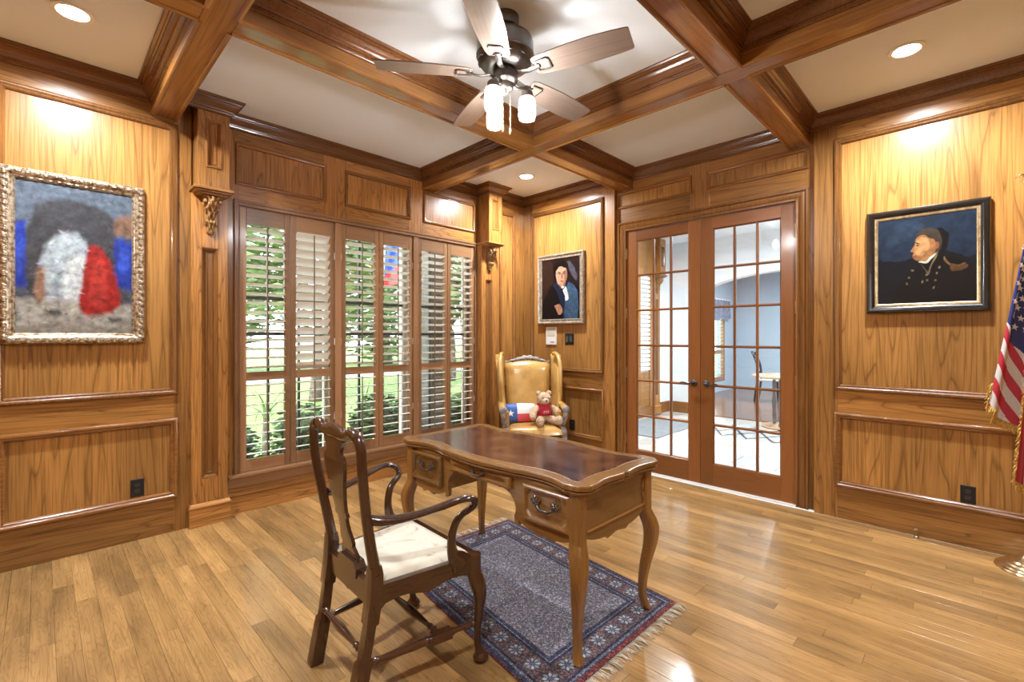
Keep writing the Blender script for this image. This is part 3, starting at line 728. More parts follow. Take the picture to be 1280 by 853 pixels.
# strips so the concave outline stays clean
arc = [(AC + AA * math.cos(PI - k * PI / 28), ZS + AB * math.sin(k * PI / 28)) for k in range(29)]
for k in range(28): ha.plate([arc[k], arc[k + 1], (arc[k + 1][0], H), (arc[k][0], H)], pmA, -.2, 0)
ha.plate([(-.3, 0), (AC - AA, 0), (AC - AA, H), (-.3, H)], pmA, -.2, 0); ha.plate([(AC + AA, 0), (HX1, 0), (HX1, H), (AC + AA, H)], pmA, -.2, 0)
ha = ha.obj('wall_arch', M_white); tag(ha, 'white hall wall with a wide low arch', 'wall', kind='structure')
B().cbox((.02, HB - .02, 0), (AC - AA, HB, .19), .004).obj('baseboard', W_trim('x'), ha)
hr = B().box((HX1, .16, 0), (HX1 + .15, FB, H)).obj('wall_hall_right', M_white); tag(hr, 'white wall of the hall opposite its left side', 'wall', kind='structure')
fw_ = B().box((-.9, FB, 0), (HX1, FB + .15, H)).obj('wall_dining_back', M_blue); tag(fw_, 'pale blue end wall of the far dining room', 'wall', kind='structure')
FX = -.5
fl_ = B().box((FX - .2, HB + .2, 0), (FX, 6.3, H)).box((FX - .2, 7.75, 0), (FX, FB, H)).box((FX - .2, 6.3, 0), (FX, 7.75, .25)).box((FX - .2, 6.3, 2.15), (FX, 7.75, H)).obj('wall_dining_left', M_blue); tag(fl_, 'pale blue window wall of the far dining room', 'wall', kind='structure')
hc_ = B().box((-.9, .16, H - .02), (HX1 + .15, FB + .15, H + .2)).obj('ceiling_hall', M_white); tag(hc_, 'white ceiling of the hall and far room', 'ceiling', kind='structure')
w4 = thing('window_4', 'shuttered window in the far dining room', 'window', kind='structure')
b = B()
for q in ((6.3, 6.38, .25, 2.15), (7.67, 7.75, .25, 2.15), (6.98, 7.07, .25, 2.15), (6.38, 7.67, .25, .36), (6.38, 7.67, .92, 1.0), (6.38, 7.67, 2.05, 2.15)): b.cbox((FX - .06, q[0], q[2]), (FX + .01, q[1], q[3]), .004)
b.obj('shutter_frame', W_shut('z'), w4)
b = B()
for z in [.40 + .085 * k for k in range(19)]:
    for (a, c_) in ((6.39, 6.97), (7.08, 7.66)): b.loft([[(FX - .025 + math.cos(.5) * dx_ - .0, y_, z + math.sin(.35) * dx_ + e_) for dx_, e_ in ((-.038, 0), (0, .005), (.038, 0), (0, -.005))] for y_ in (a, c_)])
o = b.obj('louvers', M_cream, w4); o['kind'] = 'stuff'
v = thing('valance', 'blue grey gathered valance over the far dining room window', 'curtain', (FX + .01, 7.0, 1.95))
b = B(); b.grid(60, 4, lambda i, j: (.09 + .03 * math.sin(i * 60) * (.4 + j), -.85 + 1.7 * i, .28 - .42 * j - .10 * j * abs(math.sin(i * 9.4)))); b.grid(6, 4, lambda i, j: (.002 + .09 * i, -.85, .28 - .42 * j)); b.obj('fabric', mat('valance_cloth', rough=.8, build=two_tone((.13, .16, .24), (.20, .24, .33), 12)), v, smooth='all')
B().box((0, -.85, .26), (.1, .85, .285)).obj('valance_board', M_white, v)
mt = B().cbox((.12, 1.55, .0008), (.95, 3.05, .010), .004).obj('door_mat', mat('grey_mat', rough=.95, build=two_tone((.16, .18, .20), (.26, .28, .30), 60, bumpn=.4))); tag(mt, 'flat grey mat on the hall tiles beyond the doors', 'mat')
# dining chair far behind
def far_chair(x, y_, rz, lb):
    t = thing('dining_chair', lb, 'chair', (x, y_, 0), rz); m = mat('ebony', (.02, .022, .028), .3, build=noise_bump(60, .05))
    for s_ in (-1, 1):
        B().tube(spline([(s_ * .19, -.25, 0), (s_ * .19, -.19, .45), (s_ * .18, -.20, .75), (s_ * .18, -.30, 1.03)], 4), .02, 8, square=True).obj('leg', m, t)
        B().tube([(s_ * .2, .2, 0), (s_ * .2, .18, .45)], .02, 8, square=True).obj('leg', m, t)
    B().cbox((-.23, -.22, .43), (.23, .23, .48), .015).obj('seat', mat('pale_seat', (.5, .5, .5), .7, build=noise_bump(60, .1)), t)
    for z in (.62, .74, .86, .98): B().cbox((-.18, -.215 - max(0, z - .75) * .36 - .012, z - .022), (.18, -.215 - max(0, z - .75) * .36 + .012, z + .022), .006).obj('slat', m, t)
    return t
far_chair(.92, 6.35, -1.1, 'black slat back dining chair in the far room')
dt = thing('pedestal_table', 'table on ornate grey turned legs beyond the arch', 'table', (1.93, 3.55, 0))
tm = mat('grey_iron', (.20, .19, .19), .4, .7, build=noise_bump(40, .4))
B().lathe([(0, .735), (.42, .735), (.44, .745), (.44, .765), (.42, .775), (0, .775)], n=32).obj('tabletop', mat('tan_stone', rough=.3, build=two_tone((.42, .30, .20), (.56, .42, .30), 5)), dt, smooth=True)
for k in range(3):
    a = k * 2.094 + .5
    B().lathe([(.02, 0), (.03, .02), (.018, .06), (.03, .12), (.02, .2), (.034, .34), (.018, .46), (.03, .58), (.02, .68), (.03, .735)], (.2 * math.cos(a), .2 * math.sin(a), .03), n=12).obj('leg', tm, dt, smooth=True)
B().lathe([(0, 0), (.30, 0), (.31, .015), (.29, .03), (0, .03)], n=28).obj('base', mat('tan_wood_base', (.45, .28, .15), .4, build=noise_bump(40, .05)), dt, smooth=True)

# ================================================================ LAMPS
CANS = [(.64, -4.06, 'recessed downlight above the big gilt painting', 1), (3.65, -.62, 'recessed downlight above the officer portrait', 1), (.60, -.60, 'recessed downlight above the wing chair', 1), (3.8, -4.28, 'recessed downlight in the coffer above the room entrance', 1),
        (1.3, 1.6, 'added unseen downlight in the hall nearest the doors', 0), (3.0, 2.6, 'added unseen downlight in the hall near the arch', 0), (1.6, 6.0, 'added unseen downlight in the far dining room', 0)]  # hall and dining room downlights are unseen, added to brighten those rooms
def can(x, y_, lb, room):
    z = H - (0 if room else .02)
    t = thing('recessed_downlight', lb, 'light', (x, y_, z), 0, 'recessed downlights')
    B().lathe([(.062, -.001), (.088, -.001), (.090, -.004), (.082, -.008), (.066, -.006), (.062, -.001)], n=32).obj('trim_ring', M_ceilwhite, t, smooth=True)
    B().lathe([(0, -.002), (.062, -.002), (.062, -.004), (0, -.0045)], n=28).obj('lens', mat('downlight_lens', (.9, .9, .9), .5, emis=(.97, .98, 1.0), estr=30), t)
    ld = bpy.data.lights.new('downlight', 'AREA'); ld.shape = 'DISK'; ld.size = .124; ld.energy = CAN_W if room else HALL_W * (2.4 if y_ > 4 else 1); ld.spread = math.radians(158 if room else 170); ld.color = (.91, .955, 1.0) if room else (.90, .96, 1)
    lo_ = bpy.data.objects.new('downlight', ld); C.objects.link(lo_); lo_.parent = t; lo_.location = (0, 0, -.009)
for c_ in CANS: can(*c_)

# ---- ceiling fan
FXC, FYC = 2.19, -2.463
fan = thing('ceiling_fan', 'bronze five blade ceiling fan with glass jar lights in the middle coffer', 'ceiling fan', (FXC, FYC, H))
M_fan = mat('brushed_bronze', (.15, .135, .125), .33, .95, build=noise_bump(90, .08))
B().lathe([(0, 0), (.072, 0), (.072, -.03), (.066, -.055), (.045, -.07), (.03, -.075), (0, -.075)], n=28).obj('canopy', M_fan, fan, smooth=True)
B().lathe([(.03, -.06), (.03, -.11), (0, -.11)], n=18).obj('downrod', M_fan, fan, smooth=True)
B().lathe([(0, -.085), (.055, -.088), (.11, -.10), (.142, -.122), (.148, -.14), (.148, -.195), (.151, -.198), (.151, -.208), (.145, -.212), (.14, -.235), (.12, -.262), (.085, -.275), (0, -.275)], n=40).obj('motor_housing', M_fan, fan, smooth=True)
for k in range(10):
    a = k * PI / 5; B().ell((.137 * math.cos(a), .137 * math.sin(a), -.238), (.006, .024, .008), 10, 5, Matrix.Rotation(a, 3, 'Z')).obj('vent', M_black, fan)
B().lathe([(.05, -.27), (.062, -.285), (.066, -.30), (.066, -.335), (.058, -.345), (.045, -.35), (.042, -.375), (.034, -.385), (.02, -.39), (.012, -.405), (0, -.407)], n=28).obj('switch_housing', M_fan, fan, smooth=True)
M_blade = wood('blade_wood', (.105, .075, .058), (.215, .16, .13), 'x', ring=9, contrast=.5, rough=.3, coat=.35, tone=.1)
ol = []
for (x, w_) in ((.17, .05), (.20, .062), (.28, .070), (.38, .0765), (.48, .078), (.58, .073), (.64, .067), (.655, .064), (.66, .058)): ol.append((x, w_))
outline = [(x, -w_) for x, w_ in ol] + [(x, w_) for x, w_ in ol[::-1]]
bb = B(); bb.plate(outline, lambda u, v, h: (u, v, h), -.003, .003); blade_me = bb.mesh('blade', M_blade)
ib = B()
ib.tube(spline([(.08, 0, -.006), (.13, 0, -.014), (.17, 0, -.010), (.20, 0, -.006)], 4), [(.004, .016)] * 13, 8, up=(0, 0, 1))
ib.tube([(.185, -.03, -.006), (.185, .03, -.006), (.245, .036, -.006), (.255, .03, -.006), (.255, -.03, -.006), (.245, -.036, -.006)], [(.0035, .007)] * 6, 6, loop=True)
iron_me = ib.mesh('blade_iron', M_fan, smooth=True)
for k in range(5):
    a = math.radians(17 + 72 * k)
    o = place(blade_me, 'blade', fan, (0, 0, -.30), (0, 0, 0)); o.rotation_euler = (Matrix.Rotation(a, 3, 'Z') @ Matrix.Rotation(math.radians(-11), 3, 'X')).to_euler()
    q = place(iron_me, 'blade_iron', o)
M_bulb = mat('bulb_glow', (1, 1, 1), .5, emis=(.98, .975, .96), estr=BULB)
jp = B(); jp.lathe([(.028, -.02), (.03, -.03), (.041, -.04), (.044, -.055), (.044, -.13), (.04, -.142), (.03, -.146), (0, -.147)], n=22); jar_me = jp.mesh('jar', M_jar, smooth=True)
cap_me = B().lathe([(0, .012), (.014, .010), (.026, .0), (.031, -.006), (.031, -.032), (.028, -.034), (0, -.034)], n=20).mesh('jar_cap', M_fan, smooth=True)
bulb_me = B().lathe([(0, -.03), (.010, -.035), (.012, -.055), (.020, -.075), (.024, -.093), (.020, -.11), (.010, -.119), (0, -.121)], n=16).mesh('bulb', M_bulb, smooth=True)
for k in range(3):
    a = math.radians(45 + 120 * k); ca, sa = math.cos(a), math.sin(a); R_ = .115
    arm = B().tube(spline([(.03 * ca, .03 * sa, -.345), (.06 * ca, .06 * sa, -.372), (.09 * ca, .09 * sa, -.372), (R_ * ca, R_ * sa, -.362), (R_ * ca, R_ * sa, -.385)], 4), .008, 8).obj('lamp_arm', M_fan, fan, smooth=True)
    j = place(jar_me, 'jar', fan, (R_ * ca, R_ * sa, -.39)); place(cap_me, 'jar_cap', j); place(bulb_me, 'bulb', j)
for (x, y_, L) in ((.008, -.024, .19), (.030, .008, .20)):
    ch = B().tube([(x, y_, -.385), (x, y_, -.385 - L)], .0012, 6).obj('pull_chain', M_brass, fan)
    B().lathe([(0, 0), (.003, -.002), (.006, -.012), (.0065, -.026), (.003, -.034), (0, -.035)], (x, y_, -.385 - L), n=10).obj('chain_pull', mat('pull_wood', (.4, .25, .12), .4, build=noise_bump(60, .05)), ch, smooth=True)

# ================================================================ RUG
RC = [(1.46, -2.705), (2.857, -2.885), (2.866, -1.912), (1.50, -1.752)]   # four corners, slightly skewed
def rugp(u, v, z=.007):
    x = (1 - u) * (1 - v) * RC[0][0] + u * (1 - v) * RC[1][0] + u * v * RC[2][0] + (1 - u) * v * RC[3][0]
    y_ = (1 - u) * (1 - v) * RC[0][1] + u * (1 - v) * RC[1][1] + u * v * RC[2][1] + (1 - u) * v * RC[3][1]
    return (x, y_, z)
RL, RW = 1.38, .96
rug = thing('area_rug', 'navy and dusty red patterned rug with cream fringe under the desk', 'rug')
def rugcol(i, j):
    d = min(i * RL, (1 - i) * RL, j * RW, (1 - j) * RW); e = min(i * RL, (1 - i) * RL)
    if e < .024: return (.15, .045, .042)
    if d < .007: return (.13, .03, .03)
    if d < .032: return (.045, .05, .085)
    if d < .044: return (.13, .14, .17)
    if d < .056: return (.03, .033, .06)
    if d < .150: return (.105, .078, .084)
    if d < .160: return (.03, .033, .06)
    if d < .170: return (.13, .14, .17)
    if d < .184: return (.04, .045, .075)
    return (.150, .148, .170)
def rug_build(nt, p):
    a = N(nt, 'ShaderNodeAttribute', attribute_name='col'); tc = N(nt, 'ShaderNodeTexCoord')
    v = N(nt, 'ShaderNodeTexVoronoi'); v.inputs['Scale'].default_value = 170; nt.links.new(tc.outputs['Object'], v.inputs['Vector'])
    sx = N(nt, 'ShaderNodeSeparateColor'); nt.links.new(v.outputs['Color'], sx.inputs[0])
    f = ramp(nt, sx.outputs[0], [(.0, (.18, .20, .30)), (.35, (.60, .66, .80)), (.60, (1.0, .95, .92)), (.78, (1.7, 1.1, .95)), (.90, (2.5, 2.5, 2.4))])
    nt.links.new(mixc(nt, .8, a.outputs['Color'], mixc(nt, 1.0, a.outputs['Color'], f, 'MULTIPLY')), p.inputs['Base Color'])
    bp = N(nt, 'ShaderNodeBump'); bp.inputs['Strength'].default_value = .5; bp.inputs['Distance'].default_value = .003
    nt.links.new(v.outputs['Distance'], bp.inputs['Height']); nt.links.new(bp.outputs[0], p.inputs['Normal'])
M_rug = mat('rug_pile', rough=.95, spec=.2, build=rug_build)
b = B(); b.grid(230, 160, lambda i, j: rugp(i, j, .006 + .0008 * math.sin(i * 17 + j * 5) * math.sin(j * 13)), colfn=rugcol); 
b.obj('pile', M_rug, rug, recalc=False)
b = B(); b.loft([[rugp(u, v, z) for u, v in ((0, 0), (1, 0), (1, 1), (0, 1))] for z in (.0008, .0047)]); b.obj('backing', mat('rug_edge', (.11, .026, .026), .9, build=noise_bump(200, .3)), rug)
b = B()
def flower(b, cx_, cy_, r_):
    c = rugp(cx_ / RL, cy_ / RW, .0078)
    for k in range(8):
        a = k * PI / 4; V = [(c[0] + math.cos(a + t) * r_ * q, c[1] + math.sin(a + t) * r_ * q, .0078) for t, q in ((0, .30), (-.30, .72), (0, 1), (.30, .72))]
        b.add(V, [(0, 1, 2, 3)], (.34, .40, .45) if k % 2 else (.20, .27, .34))
    b.add([(c[0] + math.cos(k * PI / 3) * r_ * .26, c[1] + math.sin(k * PI / 3) * r_ * .26, .008) for k in range(6)], [tuple(range(6))], (.06, .09, .16))
n = 12
for k in range(n):
    x = .10 + (RL - .2) * k / (n - 1); flower(b, x, .103, .036); flower(b, x, RW - .103, .036)
for k in range(1, 7):
    y_ = .103 + (RW - .206) * k / 7; flower(b, .105, y_, .036); flower(b, RL - .105, y_, .036)
o = b.obj('border_flowers', M_cloth, rug, recalc=False); o['kind'] = 'stuff'
b = B(); rnd = random.Random(5)
for end in (0, 1):
    for k in range(150):
        v = (k + rnd.random() * .6) / 150; p0 = Vector(rugp(end, v, .004)); s_ = 1 if end else -1
        cl = math.sin(v * 120) * .012; L = .05 + .02 * rnd.random()
        p1 = p0 + Vector((s_ * L * .5, cl + rnd.uniform(-.006, .006), .004)); p2 = p0 + Vector((s_ * L, cl * 1.6 + rnd.uniform(-.014, .014), -.001))
        b.tube([p0, p1, p2], [.0016, .002, .0010], 5)
o = b.obj('fringe', mat('cream_yarn', (.62, .56, .45), .9, build=noise_bump(300, .3)), rug, smooth='all'); o['kind'] = 'stuff'

# ================================================================ DESK
desk = thing('writing_desk', 'honey wood writing desk with serpentine leather top and curved legs', 'desk', (2.168, -2.342, 0))
DL, DW = .665, .312
def desk_outline(ins=0.0):
    pts = []
    def off_long(x):
        a = abs(x)
        if a < .245: return .004 + .022 * math.cos(PI * x / .49)
        t = (a - .245) / .345
        if t < 1: return .012 - .030 * math.sin(PI * min(t * 1.02, 1)) ** .9 + .010 * max(0, (t - .55) / .45) ** 1.5
        return .012
    def off_short(y):
        a = abs(y)
        t = a / .245
        if t < .06: return -.004
        if t < 1: return .012 * math.cos(PI * .5 * t) - .022 * math.sin(PI * t) * .9 + .012 * t
        return .006
    xs_ = [-.595 + 1.19 * k / 64 for k in range(65)]; ysd = [-.245 + .49 * k / 28 for k in range(29)]
    pts += [(x, -(DW + off_long(x))) for x in xs_]
    pts += [(.620, -(DW + .015)), (.645, -(DW + .004)), (DL + .004, -(DW - .025)), (DL + .010, -.27)]
    pts += [(DL + off_short(y_), y_) for y_ in ysd]
    pts += [(DL + .010, .27), (DL + .004, DW - .025), (.645, DW + .004), (.620, DW + .015)]
    pts += [(x, DW + off_long(x)) for x in xs_[::-1]]
    pts += [(-.620, DW + .015), (-.645, DW + .004), (-DL - .004, DW - .025), (-DL - .010, .27)]
    pts += [(-DL - off_short(y_), y_) for y_ in ysd[::-1]]
    pts += [(-DL - .010, -.27), (-DL - .004, -(DW - .025)), (-.645, -(DW + .004)), (-.620, -(DW + .015))]
    if ins:
        n = len(pts); out = []
        for i in range(n):
            p0 = Vector(pts[i - 2]); p1 = Vector(pts[(i + 2) % n]); d = (p1 - p0).normalized(); nn = Vector((-d.y, d.x)); q = Vector(pts[i]) + nn * ins; out.append((q.x, q.y))
        return out
    return pts
ringz = [(.020, .700), (.020, .711), (.008, .7125), (.005, .716), (.008, .7205), (.013, .722), (.013, .7235), (.002, .726), (0, .730), (0, .742), (.003, .7465), (.009, .748)]
b = B(); rings = [[(x, y_, z) for x, y_ in desk_outline(i_)] for i_, z in ringz]
b.loft(rings); b.obj('tabletop', W_desk('x'), desk)
def leather_build(nt, p):
    tc = N(nt, 'ShaderNodeTexCoord'); n = N(nt, 'ShaderNodeTexNoise'); n.inputs['Scale'].default_value = 9; n.inputs['Detail'].default_value = 6
    nt.links.new(tc.outputs['Object'], n.inputs['Vector'])
    nt.links.new(ramp(nt, n.outputs['Fac'], [(.3, (.030, .012, .011)), (.55, (.075, .028, .022)), (.8, (.15, .06, .04))]), p.inputs['Base Color'])
    nt.links.new(ramp(nt, n.outputs['Fac'], [(.3, (.10,) * 3), (.8, (.24,) * 3)]), p.inputs['Roughness'])
M_leather = mat('oxblood_leather', rough=.15, coat=.4, build=leather_build)
b = B(); o1 = desk_outline(.062); b.loft([[(x * .985, y_, z) for x, y_ in o1] for z in (.7475, .7488)]); b.obj('leather_top', M_leather, desk)
b = B(); o2 = desk_outline(.056); o3 = desk_outline(.063)
b.loft([[(x * .985, y_, .7484) for x, y_ in o2], [(x * .985, y_, .7490) for x, y_ in o3]], cap=False); b.obj('tooled_border', mat('gilt_tooling', rough=.35, build=two_tone((.10, .045, .03), (.30, .17, .06), 120)), desk)
# carcase: scalloped front, back and ends
def apron_poly(x0, x1, top, base, deep):
    """board with a scalloped lower edge"""
    n = 28; bot = []
    for k in range(n + 1):
        t = k / n; c_ = abs(t - .5) * 2
        z = base + deep * (1 - .9 * math.cos(PI * c_ / 2) ** 1.2 if c_ > .25 else .25 + .1 * math.cos(PI * c_ / .25))
        z = base + deep * ((c_ - .3) / .7) ** 2 if c_ > .3 else base + .006 * math.cos(PI * c_ / .3) - .006
        bot.append((x0 + (x1 - x0) * t, z))
    return bot + [(x1, top), (x0, top)]
FYD = -.282
fb = B()
pm_f = lambda u, v, h: (u, FYD - h, v); pm_k = lambda u, v, h: (u, -FYD + h, v)
for (x0, x1) in ((-.60, -.272), (.272, .60)):
    fb.plate(apron_poly(x0, x1, .703, .475, .03), pm_f, -.02, 0)
kn = [(-.275, .703), (-.275, .52), (-.285, .49), (-.27, .485)]
# curved inner cheeks of the knee hole
for s_ in (-1, 1):
    fb.plate([(s_ * .275, .703), (s_ * .275, .478), (s_ * .262, .480), (s_ * .250, .492), (s_ * .248, .515), (s_ * .256, .54), (s_ * .256, .56), (s_ * .246, .585), (s_ * .222, .612), (s_ * .195, .625), (s_ * .165, .632), (s_ * .15, .627), (s_ * .13, .634), (s_ * .10, .638), (0, .640), (0, .703)], pm_f, -.02, -.0004)
fb.obj('front_frame', W_desk('x'), desk)
bk = B(); bk.plate(apron_poly(-.60, .60, .703, .505, .03), pm_k, -.02, 0); bk.obj('back_panel', W_desk('x'), desk)
for s_ in (-1, 1):
    pm_s = (lambda s__: (lambda u, v, h: (s__ * (.622 + h), u, v)))(s_)
    B().plate(apron_poly(-.265, .265, .703, .475, .045), pm_s, -.02, 0).obj('end_panel', W_desk('y'), desk)
    # raised border line on the end panel
    pth = [(s_ * .624, -.235, .535), (s_ * .624, .20, .535), (s_ * .624, .222, .545), (s_ * .624, .232, .565), (s_ * .624, .222, .60), (s_ * .624, .228, .66)]
    B().tube(spline(pth, 4), .006, 6).obj('end_moulding', W_desk('y'), desk, smooth=True)
    x0, x1 = sorted((s_ * .27, s_ * .605)); B().cbox((x0, -.264, .515), (x1, .264, .7), .002).obj('pedestal_case', W_desk('x'), desk)
B().cbox((-.27, -.262, .645), (.27, .262, .7), .002).obj('centre_case', W_desk('x'), desk)
# handle mesh (cast bail pull with leafy ends)
hb = B()
for s_ in (-1, 1):
    c = Vector((s_ * .042, -.006, .008))
    for k in range(9):
        a = -.4 + k * .62; L = .017 + .007 * (k % 2)
        d = Vector((math.cos(a) * (1 if s_ > 0 else -1), 0, math.sin(a))); e = c + d * L
        hb.tube(spline([c - Vector((0, .002, 0)), c + d * L * .5 + Vector((0, -.008, 0)), e + Vector((0, -.001, .002))], 3), [.0035, .0038, .0040, .0042, .0036, .0026, .0014], 6)
    hb.ell(c + Vector((0, -.006, 0)), (.008, .007, .008), 8, 6)
hb.tube(spline([(-.042, -.008, .004), (-.03, -.016, -.006), (-.014, -.018, -.012), (0, -.019, -.010), (.014, -.018, -.012), (.03, -.016, -.006), (.042, -.008, .004)], 4), spline1([.004, .0045, .0055, .0045, .0055, .0045, .004], 4), 6)
hb.ell((0, -.02, -.011), (.007, .005, .006), 8, 5)
handle_me = hb.mesh('handle', M_pewter, smooth='all')
def drawer(x0, x1, z0, z1, hs=1.0, bow=0):
    y1 = FYD - .001; hx = (x1 - x0) / 2; cx_ = (x0 + x1) / 2; cz = (z0 + z1) / 2; hz_ = (z1 - z0) / 2
    def ol(i_, c_):   # outline with cut corners
        a, d = hx - i_, hz_ - i_; c_ = max(c_, .0005)
        return [(-a + c_, -d), (a - c_, -d), (a, -d + c_), (a, d - c_), (a - c_, d), (-a + c_, d), (-a, d - c_), (-a, -d + c_)]
    b = B(); rings = []
    for i_, c_, h in ((0, .0006, 0), (0, .0006, .012), (.003, .001, .016), (.008, .003, .020), (.015, .008, .020), (.020, .022, .013), (.023, .028, .005), (.032, .026, .004)):
        rings.append([(cx_ + u, y1 - h - bow * (1 - (u / hx) ** 2), cz + v) for u, v in ol(i_, c_)])
    b.loft(rings); dr = b.obj('drawer', W_desk('x'), desk)
    place(handle_me, 'handle', dr, (cx_, y1 - .004 - bow, cz + .004), (0, 0, 0), (hs * 1.3, 1.15, hs * 1.3))
drawer(-.575, -.30, .525, .688); drawer(.315, .585, .525, .688); drawer(-.215, .235, .637, .697, .72, .004)
def desk_leg(sx, sy):
    # corner post then cabriole leg, square with eased corners
    prof = [(.703, .0, .030), (.62, 0, .030), (.52, 0, .030), (.50, .0, .030), (.485, .004, .031), (.45, .014, .033), (.40, .022, .032), (.33, .016, .028), (.24, -.002, .023), (.15, -.016, .0185), (.08, -.020, .0165), (.035, -.014, .0165), (.012, -.006, .018), (.0095, -.004, .0165)]
    zs = spline1([p[0] for p in prof], 3); of = spline1([p[1] for p in prof], 3); rd = spline1([p[2] for p in prof], 3)
    rings = []
    bx, by = sx * .604, sy * .270
    for z, o_, r_ in zip(zs, of, rd):
        cx_, cy_ = bx + sx * (o_ + .018 * max(0, (.5 - z) / .5)) , by + sy * (o_ + .018 * max(0, (.5 - z) / .5)); c_ = r_ * .28
        rings.append([(cx_ - r_ + c_, cy_ - r_, z), (cx_ + r_ - c_, cy_ - r_, z), (cx_ + r_, cy_ - r_ + c_, z), (cx_ + r_, cy_ + r_ - c_, z), (cx_ + r_ - c_, cy_ + r_, z), (cx_ - r_ + c_, cy_ + r_, z), (cx_ - r_, cy_ + r_ - c_, z), (cx_ - r_, cy_ - r_ + c_, z)])
    B().loft(rings[::-1]).obj('leg', W_desk('z'), desk, smooth=True)
for sx in (-1, 1):
    for sy in (-1, 1): desk_leg(sx, sy)

# ================================================================ ARMCHAIR
ch = thing('armchair', 'dark walnut armchair with vase shaped back splat and ivory seat', 'chair', (2.196, -3.109, 0), -.044)
def bx_at(z):  # y of the back at height z
    pts = [(0, -.275), (.2, -.235), (.4, -.205), (.5, -.200), (.62, -.222), (.76, -.248), (.88, -.262), (.96, -.266), (1.01, -.268)]
    for (z0, y0), (z1, y1) in zip(pts, pts[1:]):
        if z <= z1: return y0 + (y1 - y0) * (z - z0) / (z1 - z0)
    return pts[-1][1]
for s_ in (-1, 1):
    kp = [(.185, 0, .026), (.187, .10, .026), (.189, .172, .025), (.1895, .182, .019), (.192, .24, .0195), (.196, .305, .019), (.1965, .313, .025), (.198, .40, .026), (.199, .485, .025), (.199, .515, .0215), (.200, .60, .020), (.209, .70, .019), (.221, .80, .0185), (.228, .88, .018), (.227, .94, .018), (.217, .975, .0185), (.197, .992, .020), (.172, .997, .021)]
    lo_k = [k for k in kp if k[1] < .52]; up_k = [k for k in kp if k[1] > .47]
    B().tube([(s_ * x, bx_at(z), z) for x, z, r_ in lo_k], [k[2] for k in lo_k], 12, square=True, up=(0, 1, 0)).obj('leg', W_chair('z'), ch, smooth=True)
    B().tube(spline([(s_ * x, bx_at(z), z) for x, z, r_ in up_k], 4), [(r_, r_ * 1.06) for r_ in spline1([k[2] for k in up_k], 4)], 14, up=(0, 1, 0)).obj('back_post', W_chair('z'), ch, smooth='all')
# yoke crest rail
cr = spline([(-.176, -.268, .996), (-.145, -.268, .999), (-.105, -.268, .982), (-.055, -.269, .984), (0, -.27, .990), (.055, -.269, .984), (.105, -.268, .982), (.145, -.268, .999), (.176, -.268, .996)], 5)
rr_ = spline1([.020, .021, .020, .026, .029, .026, .020, .021, .020], 5)
B().tube(cr, [(r_, .017) for r_ in rr_], 12, up=(0, 0, 1)).obj('crest_rail', W_chair('x'), ch, smooth=True)
# splat
hwp = [(t_, w0 * 1.12) for t_, w0 in [(0, .060), (.05, .063), (.09, .050), (.12, .040), (.15, .047), (.19, .044), (.24, .034), (.30, .030), (.345, .034), (.36, .048), (.385, .046), (.40, .040), (.50, .050), (.62, .066), (.74, .080), (.80, .083), (.835, .074), (.85, .060), (.875, .058), (.91, .066), (.95, .078), (1, .082)]]
b = B(); rings = []
for t, w_ in hwp:
    z = .475 + t * .505; yb_ = bx_at(z) - .002 - .006 * math.sin(PI * t)
    rings.append([(-w_, yb_ - .007, z), (-w_ * .4, yb_ - .008, z), (w_ * .4, yb_ - .008, z), (w_, yb_ - .007, z), (w_, yb_ + .007, z), (w_ * .4, yb_ + .006, z), (-w_ * .4, yb_ + .006, z), (-w_, yb_ + .007, z)])
b.loft(rings); b.obj('splat', W_chair('z'), ch)
B().loft([[(x, y_, z) for x, y_ in ((-w_, -.222), (w_, -.222), (w_, -.178), (-w_, -.178))] for w_, z in ((.085, .43), (.085, .462), (.07, .478), (.062, .486))]).obj('splat_shoe', W_chair('x'), ch)
# seat rails
def rail(p0, p1, z0, z1, scal, name):
    p0 = Vector(p0); p1 = Vector(p1); d = (p1 - p0); L = d.length; d.normalize(); nn = Vector((-d.y, d.x))
    bot = []
    for k in range(25):
        t = k / 24; c_ = abs(t - .5) * 2
        z = z0 + (scal * (math.cos(PI * min(c_ / .5, 1)) * -.5 + .5) if c_ < .5 else scal * (1 - ((c_ - .5) / .5) ** 2) * (1.0)) * .5 - (.010 if c_ > .88 else 0)
        if .46 < t < .54: z -= .006
        bot.append((t * L, z))
    poly = bot + [(L, z1), (0, z1)]
    B().plate(poly, lambda u, v, h: (p0.x + d.x * u + nn.x * h, p0.y + d.y * u + nn.y * h, v), -.013, .013).obj(name, W_chair('y'), ch)
rail((-.20, -.205), (.20, -.205), .365, .445, 0, 'rear_rail')
rail((.204, -.20), (.252, .205), .365, .445, .035, 'side_rail'); rail((-.252, .205), (-.204, -.20), .365, .445, .035, 'side_rail')
rail((-.235, .222), (.235, .222), .365, .445, .04, 'front_rail')
